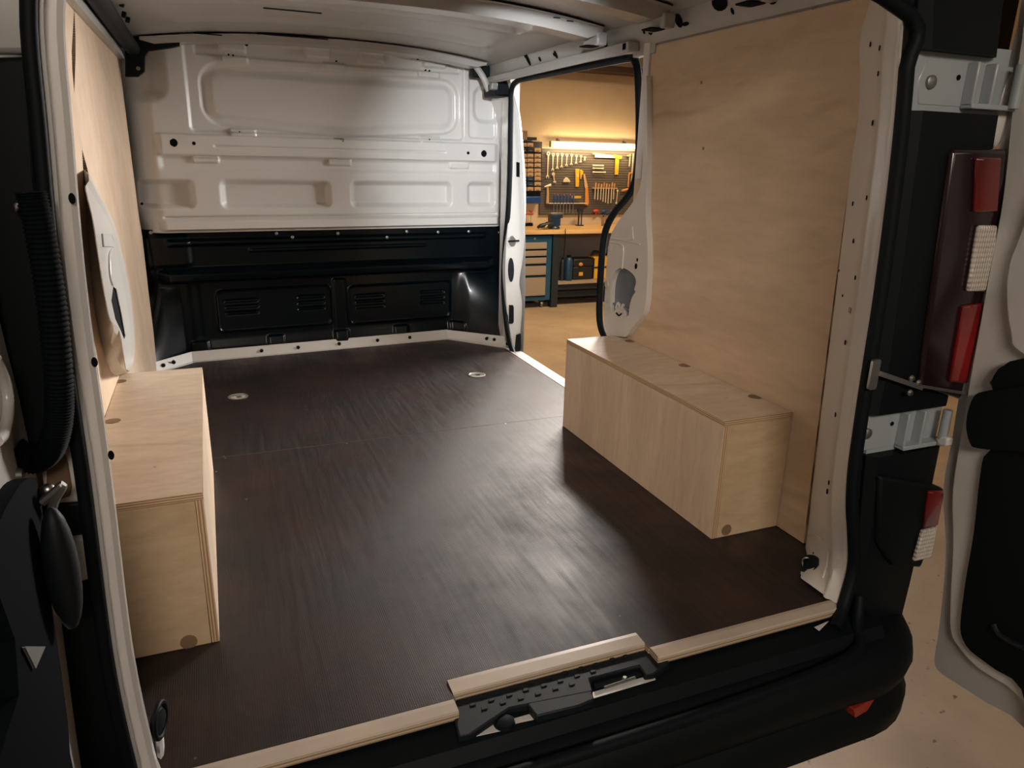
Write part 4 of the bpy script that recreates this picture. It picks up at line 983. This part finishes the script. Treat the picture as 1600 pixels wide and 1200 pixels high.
MB().plate(yz(((158, 365), (172, 368), (177, 385), (160, 385)), -.795), .004, FX(-.795)).build('pressed_tab', M['grey_primer'], lp, bevel=.001)

# storage boxes over the wheel arches
def storage(sx, label):
    xi, xo, y0, y1, h, t_ = .625, .849, .340, 1.264, .344, .015
    e = empty('storage_box', (sx*(xi+xo)/2, (y0+y1)/2, 0), label, 'plywood box')
    a, b_ = sx*xi, sx*xo
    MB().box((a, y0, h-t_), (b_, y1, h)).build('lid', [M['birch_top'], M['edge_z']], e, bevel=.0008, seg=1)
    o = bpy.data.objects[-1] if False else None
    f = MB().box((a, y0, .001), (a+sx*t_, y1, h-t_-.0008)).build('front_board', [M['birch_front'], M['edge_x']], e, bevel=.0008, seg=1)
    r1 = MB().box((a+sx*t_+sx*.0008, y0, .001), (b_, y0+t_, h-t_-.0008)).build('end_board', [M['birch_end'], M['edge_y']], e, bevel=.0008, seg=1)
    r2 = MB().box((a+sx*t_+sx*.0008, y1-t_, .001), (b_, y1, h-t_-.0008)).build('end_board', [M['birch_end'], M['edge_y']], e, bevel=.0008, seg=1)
    for ch in e.children:
        for pl in ch.data.polygons:
            nn = pl.normal
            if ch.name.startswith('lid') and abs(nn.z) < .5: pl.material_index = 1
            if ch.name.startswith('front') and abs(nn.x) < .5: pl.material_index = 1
    return e, r1
bR, endR = storage(1, 'birch plywood box against the right wall beside the side door')
bL, endL = storage(-1, 'birch plywood box against the left wall')
def plug_top(e, px, r=.020):
    for u, v in px:
        p = at(u, v, 'z', .344); MB().lathe([(r, 0), (r, .0008), (r*.9, .001)], (p.x, p.y, .3440), 'z', 24).build('plug', M['plug'], e)
plug_top(bR, ((985, 533), (1070, 571), (1180, 620))); plug_top(bL, ((187, 596), (176, 658)), .018)
for e, (u, v) in ((bR, (1135, 828)), (bL, (295, 1003))):
    p = at(u, v, 'y', .34); MB().lathe([(.0165, 0), (.0165, .0008), (.015, .001)], (p.x, .3400, p.z), (0, -1, 0), 24).build('plug', M['plug'], e)

#GARAGE
# ================================================================ workshop beyond the side door
YF = 6.77
def gx(u, v, y): p = at(u, v, 'y', y); return p.x, p.z
def gplate(px, y, t_, name, mat, parent=None, bev=.0, smooth=0):
    return MB().plate([gx(u, v, y) for u, v in px], t_, FY(y)).build(name, M[mat] if isinstance(mat, str) else mat, parent, bevel=bev, smooth=smooth)
_, ztopb = gx(870, 366, 6.74)
ZT = ztopb + .045
bench = empty('workbench', (3.7, 7.05, G), 'workbench with a pale wooden top and dark steel frame below the tool wall', 'workbench')
MB().box((2.2, 6.74, ZT-.045), (5.2, 7.41, ZT)).build('worktop', M['bench_top'], bench, bevel=.004)
xa, _ = gx(862, 420, YF); xb_, _ = gx(873, 420, YF)
MB().box((xa+.006, YF, G), (xb_, YF+.09, ZT-.046)).build('leg', M['bench_dark'], bench, bevel=.003)
MB().box((5.05, YF, G), (5.14, YF+.09, ZT-.046)).build('leg', M['bench_dark'], bench, bevel=.003)
_, zs1 = gx(900, 441, YF+.02); 
MB().box((xb_, YF+.02, zs1-.02), (5.05, 7.38, zs1)).build('shelf', M['drawer'], bench, bevel=.002)
MB().box((xb_, YF+.05, zs1-.09), (5.05, YF+.09, zs1-.021)).build('shelf_rail', M['bench_dark'], bench)
MB().box((xb_, 7.385, G+.05), (5.05, 7.40, ZT-.05)).build('back_panel', M['under'], bench)
MB().box((xb_, YF+.10, G+.10), (5.05, YF+.13, zs1-.12)).build('lower_panel', M['bench_dark'], bench)
# drawer cabinet
cab = empty('tool_cabinet', (2.85, 7.05, G), 'petrol blue drawer cabinet on castors under the left end of the bench', 'cabinet')
xl_, _ = gx(796, 400, YF); xr_, _ = gx(861.5, 420, YF); zc0 = gx(840, 470, YF)[1]; zc1 = gx(840, 369, YF)[1]
MB().box((xl_, YF+.012, zc0), (xr_, 7.30, min(zc1, ZT-.05))).build('carcass', M['blue'], cab, bevel=.004)
dx0 = gx(803, 420, YF)[0]; dx1 = gx(853, 420, YF)[0]
for v0, v1 in ((379, 388), (392, 399), (403, 411), (416, 429), (434, 461)):
    z1_ = gx(835, v0, YF)[1]; z0_ = gx(835, v1, YF)[1]
    d = MB().box((dx0, YF-.004, z0_), (dx1, YF+.012, z1_)).build('drawer', M['drawer'], cab, bevel=.003)
    MB().box((dx0+.004, YF-.010, z0_-.006), (dx1-.002, YF+.012, z0_-.001)).build('drawer_grip', M['alu'], d)
    MB().box((dx0-.002, YF+.004, z0_-.022), (dx1+.004, YF+.0118, z0_-.0065)).build('drawer_gap', M['void'], d)
x_, z_ = gx(836, 373, YF); MB().lathe([(.012, 0), (.012, .012), (.006, .014)], (x_, YF+.012, z_), (0, -1, 0), 14).build('lock', M['steel'], cab)
for cx in (gx(848, 474, YF)[0], xl_+.06):
    c_ = MB().lathe([(.035, -.015), (.038, -.012), (.038, .012), (.035, .015)], (cx, YF+.06, G+.038), 'x', 18).build('castor', M['dull_steel'], cab)
    MB().box((cx-.025, YF+.03, G+.07), (cx+.025, YF+.09, zc0)).build('castor_fork', M['bench_dark'], c_)
# pegboard: real holes would be sub-pixel, so shallow slats carry the pattern
YP = 7.385
px0, pz1 = gx(846, 233, YP); px1 = 4.95; _, pz0 = gx(870, 336, YP)
pz1 = gx(900, 238, YP)[1] + .035
peg = MB().box((px0, YP, pz0), (px1, YP+.02, pz1)).build('pegboard', M['peg']); tag(peg, 'dark grey pegboard on the wall above the bench', 'pegboard')
for k in range(26):
    zz = pz0 + .02 + k*(pz1-pz0-.03)/26; MB().box((px0+.01, YP-.0025, zz), (px1-.01, YP-.0003, zz+(pz1-pz0)/26*.62)).build('slat', M['peg_light'], peg, smooth=0)
# tube light
xt0, zt_ = gx(862, 224, 7.30); xt1 = gx(996, 230, 7.30)[0]+.02; zt_ = (zt_ + gx(990, 231, 7.30)[1])/2
tube = empty('tube_light', ((xt0+xt1)/2, 7.34, zt_), 'glowing tube light on the wall above the pegboard', 'lamp')
MB().box((xt0, 7.32, zt_+.012), (xt1, 7.375, zt_+.040)).build('housing', M['roof'], tube, bevel=.004)
MB().tube([(xt0+.03, 7.335, zt_-.008), (xt1-.01, 7.335, zt_-.008)], .015, 14).build('glowing_tube', M['tube'], tube)
for xe in (xt0+.012, xt1): MB().box((xe-.012, 7.31, zt_-.034), (xe+.012, 7.375, zt_+.02)).build('tube_holder', M['wood'], tube)
for u in (874, 978): x_, _ = gx(u, 220, 7.35); MB().box((x_-.012, 7.36, zt_+.038), (x_+.012, 7.42, zt_+.075)).build('bracket', M['dull_steel'], tube, bevel=.003)
area('tube_glow', ((xt0+xt1)/2, 7.22, zt_-.03), ((xt0+xt1)/2, 7.6, zt_-.12), xt1-xt0, 9, (1.0, .72, .38), .05)

# spanners hanging in a row, long to short
YT = 7.355
def spanner(u, v0, v1, label):
    (x0_, za), (x1_, zb_) = gx(u, v0, YT), gx(u+.5, v1, YT); L = za-zb_
    e = MB(); w = .006 + L*.02
    e.plate(circ(x0_, za-w*1.2, w*1.9, 14), .008, FY(YT), holes=[circ(x0_, za-w*1.2, w*1.0, 10)])
    e.plate([(x0_-w*.7, za-w*2.8), (x0_+w*.7, za-w*2.8), (x0_+w*.6, zb_+w*2.6), (x0_-w*.6, zb_+w*2.6)], .006, FY(YT+.001))
    e.plate([(x0_-w*.8, zb_+w*3), (x0_+w*.8, zb_+w*3), (x0_+w*1.9, zb_+w*1.2), (x0_+w*1.6, zb_-w*.3), (x0_+w*.7, zb_-w*.1), (x0_+w*.6, zb_+w*1.1), (x0_-w*.6, zb_+w*1.1), (x0_-w*.7, zb_-w*.1), (x0_-w*1.6, zb_-w*.3), (x0_-w*1.9, zb_+w*1.2)], .008, FY(YT))
    o = e.build('spanner', M['cream'], bevel=.001); tag(o, label, 'spanner', 'spanners hanging in a row on the pegboard')
    MB().tube([(x0_, YT-.004, za-w*1.0), (x0_, YP, za-w*.9)], .003, 6).build('hook', M['dull_steel'], o)
sw_ = [(857, 238, 278), (864.5, 240, 267), (871.5, 240, 264), (878.5, 240, 262), (886, 241, 259.5), (893.5, 241, 258), (901, 242, 256), (908, 243, 254), (914, 245, 251)]
on = ['longest combination spanner, first on the left of the pegboard', 'second spanner from the left in the pegboard row', 'third spanner from the left in the pegboard row', 'fourth spanner from the left in the pegboard row', 'middle spanner of the nine in the pegboard row', 'sixth spanner from the left in the pegboard row', 'seventh spanner from the left in the pegboard row', 'eighth spanner, next to the smallest one', 'smallest spanner at the right end of the pegboard row']
for (u, a, b_), l in zip(sw_, on): spanner(u, a, b_, l)
def thing1(mb, name, mats, label, cat, group=None, bev=.0015, smooth=40):
    return tag(mb.build(name, mats, bevel=bev, smooth=smooth), label, cat, group)
# adjustable spanner, pulley knob
x_, z_ = gx(864.5, 272, YT); x2, z2 = gx(866.5, 284, YT)
thing1(MB().plate(circ(x_, z_, .02, 16), .016, FY(YT-.004)).bar((x_, YT, z_), (x2, YT, z2), .012, .008, (0,1,0)).plate([(x2-.016, z2-.01), (x2-.02, z2+.006), (x2+.022, z2+.008), (x2+.018, z2-.012)], .012, FY(YT-.002)), 'adjustable_spanner', M['cream'], 'short adjustable spanner below the longest spanners', 'spanner')
o_ = [gx(u, v, YT) for u, v in ((884, 277), (887, 278), (891, 283), (890, 285), (884, 284.5), (880, 285), (880, 282.5))]
thing1(MB().plate(o_, .02, FY(YT-.008)), 'hook_knob', M['cream'], 'small pale three-cornered holder in the middle of the pegboard', 'holder', bev=.004)
# levels, squares, saws
def gbar(name, mat, px, label, cat, y=YT, t_=.014, group=None, bev=.002):
    return thing1(MB().plate([gx(u, v, y) for u, v in px], t_, FY(y)), name, M[mat], label, cat, group, bev)
lv = gbar('spirit_level', 'yellow', ((899.5, 264), (905.5, 264), (904.5, 292), (899.5, 292)), 'upright yellow spirit level in the centre of the pegboard', 'level')
MB().plate([gx(u, v, YT-.002) for u, v in ((901.5, 272), (904, 272), (904, 277), (901.5, 277))], .003, FY(YT-.002)).build('vial', M['cream'], lv)
gbar('putty_knife', 'yellow', ((906.5, 266), (909, 265), (911.5, 268), (911, 272), (909, 274), (908, 280), (907, 280)), 'narrow yellow blade hanging beside the upright level', 'knife')
sw1 = empty('hand_saw', (gx(915, 300, YT)[0], YT, gx(915, 300, YT)[1]), 'hand saw with an orange handle hanging in the centre of the pegboard', 'saw')
MB().plate([gx(u, v, YT) for u, v in ((911.5, 271), (914, 272), (919, 293), (914, 294))], .004, FY(YT)).build('blade', M['wood'], sw1)
MB().plate([gx(u, v, YT-.008) for u, v in ((915, 293.5), (919, 294), (920.5, 317), (918.5, 321), (914.5, 320))], .022, FY(YT-.008)).build('handle', M['orange'], sw1, bevel=.004)
s2 = empty('tenon_saw', (gx(945, 243, YT)[0], YT, gx(945, 243, YT)[1]), 'long pale saw lying level just below the tube light', 'saw')
MB().plate([gx(u, v, YT) for u, v in ((929, 239), (960, 243), (961, 247), (930, 246))], .006, FY(YT)).build('blade', M['cream'], s2)
MB().plate([gx(u, v, YT-.005) for u, v in ((959, 241), (972, 244), (972, 248), (967, 249), (960, 247))], .018, FY(YT-.005)).build('handle', M['yellow'], s2, bevel=.004)
MB().lathe([(.012, 0), (.012, .02)], (gx(926.5, 240, YT)[0], YT, gx(926.5, 240, YT)[1]), (0, -1, 0), 12).build('grip_knob', M['wood'], s2)
gbar('straight_edge', 'yellow', ((962, 247), (967.5, 247), (966, 273), (961, 273)), 'upright yellow rule under the right end of the saw', 'rule')
for k, (v, lab) in enumerate(((258.5, 'top of three short socket bars on the pegboard'), (263, 'middle one of three short socket bars on the pegboard'), (269, 'lowest and longest of three short socket bars on the pegboard'))):
    (xa_, za_), (xb2, _) = gx(926, v, YT), gx(943 if k < 2 else 946, v, YT)
    thing1(MB().lathe([(.011, 0), (.011, .02), (.007, .022), (.007, xb2-xa_-.02), (.010, xb2-xa_-.018), (.010, xb2-xa_)], (xa_, YT, za_), 'x', 12), 'socket_bar', M['cream'], lab, 'socket', 'socket bars on the pegboard', bev=0)
# chisel rack with eight chisels
x0_, z0_ = gx(926, 294, YT); x1_, _ = gx(963, 294, YT)
thing1(MB().box((x0_, YT-.03, z0_-.006), (x1_, YT+.03, z0_+.006)), 'chisel_rack', M['wood'], 'wooden rack holding the row of chisels on the pegboard', 'rack')
for k, (u, vb) in enumerate(((928, 311), (932.5, 312), (937, 312), (941, 315), (945, 316), (949, 318), (953.5, 317), (957, 311))):
    xa_, za_ = gx(u, 294, YT); zt2 = gx(u, 285 + (k % 3)*1.2, YT)[1]; zb2 = gx(u, vb, YT)[1]
    e = empty('chisel', (xa_, YT-.012, za_), 'wood-handled chisel in the pegboard rack, %s' % ('leftmost', 'second from the left', 'third from the left', 'fourth from the left', 'fourth from the right', 'third from the right, long', 'second from the right', 'rightmost')[k], 'chisel', 'chisels in the rack')
    MB().tube([(xa_, YT-.038, za_+.008), (xa_+.004, YT-.038, (za_+zt2)/2), (xa_+.006, YT-.038, zt2)], [.006, .010, .008], 10).build('handle', M['orange' if k % 2 else 'wood'], e)
    MB().box((xa_-.006, YT-.040, zb2), (xa_+.006, YT-.036, za_+.008)).build('blade', M['cream'], e)
# bar clamps on the right
for k, (u, v0, v1, lab) in enumerate(((984.5, 241, 260, 'short pale bar clamp at the right of the pegboard'), (989.5, 240, 300, 'long bar clamp at the right edge of the pegboard'))):
    (xa_, za_), (xb2, zb2) = gx(u, v0, YT), gx(u, v1, YT)
    e = empty('bar_clamp', (xa_, YT, zb2), lab, 'clamp')
    MB().bar((xa_, YT, za_), (xa_, YT, zb2), .012, .008, (0,1,0)).build('bar', M['cream'], e)
    MB().bar((xa_-.05, YT-.01, za_-.02 if k == 0 else gx(u, 271, YT)[1]), (xa_+.005, YT-.01, za_-.015 if k == 0 else gx(u, 270, YT)[1]), .02, .014, (0,1,0)).build('jaw', M['orange'], e, bevel=.003)
    MB().tube([(xa_, YT-.004, za_-.012), (xa_, YP+.004, za_-.010)], .004, 6).build('hook', M['dull_steel'], e)
    if k:
        MB().tube([(xa_-.05, YT-.012, gx(u, 272, YT)[1]), (xa_-.05, YT-.012, gx(u, 292, YT)[1])], .009, 10).build('screw', M['orange'], e)
        MB().tube([gxp for gxp in [Vector((gx(970, 298, YT)[0], YT-.02, gx(970, 298, YT)[1])), Vector((gx(983, 295, YT)[0], YT-.02, gx(983, 295, YT)[1]))]], [.012, .016], 10).build('handle', M['orange'], e)
# hammer at the left, small hammer right
e = empty('hammer', (gx(855, 318, YT)[0], YT-.01, gx(855, 318, YT)[1]), 'wood-handled hammer hanging at the lower left of the pegboard', 'hammer')
(xa_, za_), (xb2, zb2) = gx(855, 291, YT), gx(854.5, 318, YT)
MB().tube([(xa_, YT-.012, za_), (xb2, YT-.012, (za_+zb2)/2), (xb2, YT-.012, zb2)], [.013, .017, .019], 12, flat=.8).build('handle', M['wood'], e)
MB().tube([(gx(850, 292, YT)[0], YT-.012, gx(850, 292, YT)[1]), (xa_, YT-.012, za_+.004), (gx(860, 289, YT)[0], YT-.012, gx(860, 289, YT)[1])], [.008, .015, .017], 10).build('head', M['cream'], e)
for u, v0, v1, lab in ((965, 298, 317, 'thin spanner hanging right of the chisel rack'),):
    (xa_, za_), (xb2, zb2) = gx(u, v0, YT), gx(u-2, v1, YT)
    thing1(MB().bar((xa_, YT, za_), (xb2, YT, zb2), .010, .006, (0,1,0)).plate(circ(xa_, za_, .013, 12), .008, FY(YT-.001)).plate(circ(xb2, zb2, .013, 12), .008, FY(YT-.001)), 'slim_spanner', M['cream'], lab, 'spanner')
# screwdriver shelf
x0_, zsd = gx(853, 317.5, YT); x1_, _ = gx(915, 317.5, YT)
thing1(MB().box((x0_+.02, YT-.05, zsd-.005), (x1_, YT+.03, zsd+.004)), 'screwdriver_rack', M['cream'], 'thin metal rack along the bottom of the pegboard holding screwdrivers', 'rack')
for k in range(7):
    u = 863 + 5*k; xa_, _ = gx(u, 310, YT); zt2 = gx(u, 304.5, YT)[1]; zb2 = gx(u, 333, YT)[1]
    e = empty('screwdriver', (xa_, YT-.012, zsd), 'blue-handled screwdriver in the rack, %s' % ('at the left end', 'second from the left', 'third from the left', 'in the middle', 'third from the right', 'second from the right', 'at the right end by the yellow tool')[k], 'screwdriver', 'screwdrivers in the rack')
    MB().tube([(xa_, YT-.055, zsd+.006), (xa_, YT-.055, zsd+.03), (xa_, YT-.055, zt2)], [.008, .013, .011], 10).build('handle', M['tblue'], e)
    MB().tube([(xa_, YT-.055, zt2), (xa_, YT-.055, zt2+.010)], [.011, .006], 10).build('cap', M['red' if k % 2 else 'tblue'], e)
    MB().tube([(xa_, YT-.055, zb2), (xa_, YT-.055, zsd+.006)], .0035, 6).build('shaft', M['dull_steel'], e)
gbar('utility_knife', 'yellow', ((894, 306), (907, 306.5), (909, 308), (907, 310), (894, 310)), 'chunky yellow knife lying above the screwdriver rack', 'knife', YT-.05, .02)
for k, (u0, u1, v, mt, lab, nm) in enumerate(((926, 935, 329.5, 'red', 'red pliers under the chisels', 'pliers'), (939, 949, 330, 'tblue', 'blue handled pliers right of the red ones', 'pliers'), (951, 962, 330, 'tblue', 'blue tool nearest the door pillar at the pegboard foot', 'wire_cutter'))):
    (xa_, za_), (xb2, _) = gx(u0, v, YT), gx(u1, v, YT)
    thing1(MB().ball(((xa_+xb2)/2, YT-.015, za_), (xb2-xa_)/2, .02, .022, 14, 8).box(((xa_+xb2)/2-.006, YT-.02, za_-.05), ((xa_+xb2)/2+.006, YT-.01, za_)), nm, M[mt], lab, 'pliers', bev=0)
# tall caliper like clamp standing on the bench
xa_, _ = gx(903.5, 340, 7.25); xb2, _ = gx(909, 340, 7.25)
thing1(MB().box((xa_, 7.25, ZT), (xa_+.018, 7.262, ZT+.24)).box((xb2-.006, 7.25, ZT), (xb2+.006, 7.262, ZT+.20)).box((xa_-.012, 7.24, ZT+.17), (xb2+.014, 7.27, ZT+.21)).box((xa_-.02, 7.22, ZT), (xb2+.02, 7.29, ZT+.012)), 'upright_clamp', M['bench_dark'], 'dark upright clamp standing at the back of the bench', 'clamp')
# jars by the pillar
for k, u in enumerate((942, 947.5, 953)):
    xa_, _ = gx(u, 350, 7.2); h_ = (.13, .15, .14)[k]
    e = empty('dark_jar', (xa_, 7.2, ZT), ('left one of the dark jars on the bench by the door pillar', 'middle dark jar on the bench by the door pillar', 'right dark jar on the bench, half behind the door pillar')[k], 'jar', 'dark jars on the bench')
    MB().lathe([(.017, 0), (.018, .01), (.018, h_-.03), (.010, h_-.02)], (xa_, 7.2, ZT), 'z', 16).build('body', M['plug'], e)
    MB().lathe([(.012, 0), (.012, .018)], (xa_, 7.2, ZT+h_-.02), 'z', 12).build('cap', M['bench_dark'], e)
# bench vice with blue body
vx, _ = gx(866, 350, 6.92); vy = 6.92
vc = empty('bench_vice', (vx, vy, ZT), 'dark blue bench vice on the wooden worktop', 'vice')
MB().lathe([(.070, 0), (.070, .014), (.058, .03), (.056, .05)], (vx, vy, ZT), 'z', 20).box((vx-.055, vy-.06, ZT+.04), (vx+.055, vy+.07, ZT+.15)).box((vx-.07, vy-.065, ZT+.13), (vx+.08, vy+.03, ZT+.172)).build('body', M['vice_blue'], vc, bevel=.006)
MB().box((vx-.08, vy-.068, ZT+.173), (vx+.09, vy+.02, ZT+.192)).build('jaw', M['dull_steel'], vc, bevel=.004)
MB().tube(crom([(vx-.04, vy-.03, ZT+.06), (vx-.12, vy-.05, ZT+.055), (vx-.20, vy-.04, ZT+.04), (vx-.215, vy-.01, ZT+.022)], 5), [.034]*6+[.026]*5+[.018]*5, 10).build('slide', M['bench_dark'], vc)
MB().tube([(vx-.17, vy-.12, ZT+.035), (vx-.12, vy-.07, ZT+.05), (vx-.09, vy+.0, ZT+.09)], .008, 8).build('handle', M['cream'], vc)
MB().tube(crom([(vx+.055, 6.73, ZT+.02), (vx+.06, 6.725, ZT-.1), (vx+.05, 6.73, ZT-.30)], 6), .004, 6).build('cord', M['rubber'], vc)
# red clamps left of the pegboard
for k, (u, lab) in enumerate(((821.5, 'red quick clamp at the far left of the bench'), (829.5, 'red quick clamp beside the edge of the pegboard'))):
    xa_, _ = gx(u, 340, 7.30); 
    e = empty('quick_clamp', (xa_, 7.3, ZT), lab, 'clamp', 'red clamps on the bench')
    MB().tube([(xa_, 7.30, ZT), (xa_, 7.30, ZT+.19)], .004, 8).build('bar', M['dull_steel'], e)
    MB().ball((xa_, 7.30, ZT+.145), .035, .02, .014).ball((xa_-.006, 7.30, ZT+.185), .026, .016, .012).build('jaw', M['red'], e)
    MB().box((xa_-.03, 7.27, ZT), (xa_+.02, 7.33, ZT+.04)).build('foot', M['rubber'], e, bevel=.006)
# drawer-bin rack left of the pegboard
rx0, _ = gx(812, 260, YT); rx1, _ = gx(847, 260, YT); rz0 = gx(830, 314, YT)[1]; rz1 = gx(830, 221, YT)[1]
rk = empty('bin_rack', ((rx0+rx1)/2, 7.36, rz0), 'dark wall rack full of small drawers left of the pegboard', 'rack')
MB().box((rx0, 7.375, rz0), (rx1, 7.418, rz1)).build('back', M['bin_dark'], rk)
vrows = [226, 234, 243, 250.5, 258, 266, 272.5, 279, 287, 295]
for v in vrows[1:]:
    z_ = gx(830, v+3.6, 7.30)[1]; MB().box((rx0, 7.29, z_-.004), (rx1, 7.374, z_)).build('shelf', M['bin_dark'], rk)
words = ('top', 'second', 'third', 'fourth', 'fifth', 'sixth', 'seventh', 'eighth', 'ninth', 'bottom'); cols = ('left', 'middle', 'right')
for i, v in enumerate(vrows):
    for j, (ua, ub) in enumerate(((817, 823.5), (824.5, 833.8), (835.6, 845.5))):
        if i == 0 and j == 2: continue
        xa_, z_ = gx(ua, v+3.2, 7.28); xb2, z2 = gx(ub, v-2.6, 7.28)
        mt = 'bin_tan'
        if i in (7, 8) and j < 2: mt = 'bin_blue'
        if i == 1 and j < 2: mt = 'bin_dark'
        e = empty('parts_drawer', ((xa_+xb2)/2, 7.33, z_), '%s parts drawer, %s column, %s row of the wall rack' % ({'bin_tan': 'tan', 'bin_blue': 'dark blue', 'bin_dark': 'black'}[mt], cols[j], words[i]), 'drawer', 'small drawers in the wall rack')
        MB().box((xa_, 7.285, z_), (xb2, 7.37, z2)).build('body', M[mt], e, bevel=.003)
        MB().box((xa_+.25*(xb2-xa_), 7.276, z_+.010), (xb2-.25*(xb2-xa_), 7.285, z_+.017)).build('handle', M['plug'], e)
def gbox(name, mat, px0, px1, y, dpt, label, cat, bev=.004):
    (xa_, z_), (xb2, z2) = gx(*px0, y), gx(*px1, y); return thing1(MB().box((xa_, y, z2), (xb2, y+dpt, z_)), name, M[mat], label, cat, bev=bev)
c1 = gbox('small_crate', 'plug', (814, 204), (824, 219), 7.29, .11, 'brown open crate on top of the drawer rack', 'crate')
gbox('flat_case', 'bin_dark', (824.5, 214), (839, 219), 7.29, .11, 'thin black case on top of the drawer rack', 'case')
gbox('drill_case', 'tblue', (821, 307), (846, 317.5), 7.27, .10, 'blue case at the foot of the drawer rack', 'case', .01)
# under the bench
YU = 6.95
for k, (u0, u1, v0, mt, lab) in enumerate(((874.5, 880.5, 403, 'bench_dark', 'slim dark bottle beside the bench leg'), (881, 893, 399, 'bin_blue', 'thick dark blue canister on the shelf under the bench'))):
    (xa_, _), (xb2, _) = gx(u0, 440, YU), gx(u1, 440, YU); r_ = (xb2-xa_)/2; zt2 = gx(u0, v0, YU)[1]
    e = empty('canister', ((xa_+xb2)/2, YU, zs1), lab, 'canister')
    H = zt2-zs1
    MB().lathe([(r_*.95, 0), (r_, .01), (r_, H*.78), (r_*.7, H*.9), (r_*.4, H*.93)], ((xa_+xb2)/2, YU, zs1), 'z', 20).build('body', M[mt], e)
    MB().lathe([(r_*.5, 0), (r_*.5, H*.07)], ((xa_+xb2)/2, YU, zs1+H*.93), 'z', 14).build('cap', M['rubber'], e)
(xa_, _), (xb2, _) = gx(895, 440, YU), gx(925, 440, YU); zt2 = gx(900, 405, YU)[1]
e = empty('black_toolbox', ((xa_+xb2)/2, YU, zs1), 'black toolbox with an orange catch on the shelf under the bench', 'toolbox')
MB().box((xa_, YU, zs1), (xb2, YU+.22, zs1+.62*(zt2-zs1))).build('body', M['bin_dark'], e, bevel=.008)
MB().box((xa_-.004, YU-.004, zs1+.63*(zt2-zs1)), (xb2+.004, YU+.224, zt2)).build('lid', M['bin_dark'], e, bevel=.012)
x_, z_ = gx(907, 413, YU); MB().ball((x_, YU-.008, z_), .030, .014, .024).build('catch', M['orange'], e)
x_, z_ = gx(907.5, 428, YU); MB().box((x_-.028, YU-.003, z_-.022), (x_+.028, YU, z_+.022)).build('plain_label', M['yellow'], e)
(xa_, _), (xb2, _) = gx(926, 440, YU), gx(950, 440, YU); zt2 = gx(930, 401, YU)[1]
e = empty('yellow_toolbox', ((xa_+xb2)/2, YU, zs1), 'yellow toolbox with a black carrying handle on the shelf under the bench', 'toolbox')
zm_ = gx(930, 418, YU)[1]
MB().box((xa_, YU, zs1), (xb2, YU+.2, zm_-.006)).build('body', M['yellow'], e, bevel=.008)
MB().box((xa_, YU, zm_+.006), (xb2, YU+.2, zt2)).build('lid', M['yellow'], e, bevel=.008)
MB().box((xa_-.006, YU-.006, zm_-.01), (xb2+.006, YU+.206, zm_+.01)).box((xa_-.003, YU-.004, zs1+.01), (xa_+.012, YU+.2, zt2-.02)).build('band', M['bin_dark'], e, bevel=.003)
MB().tube(crom([(xa_+.01, YU+.08, zt2-.004), (xa_+.03, YU+.08, zt2+.045), (xa_+.08, YU+.08, zt2+.05), (xb2, YU+.08, zt2+.01)], 5), .018, 10).build('handle', M['bin_dark'], e)
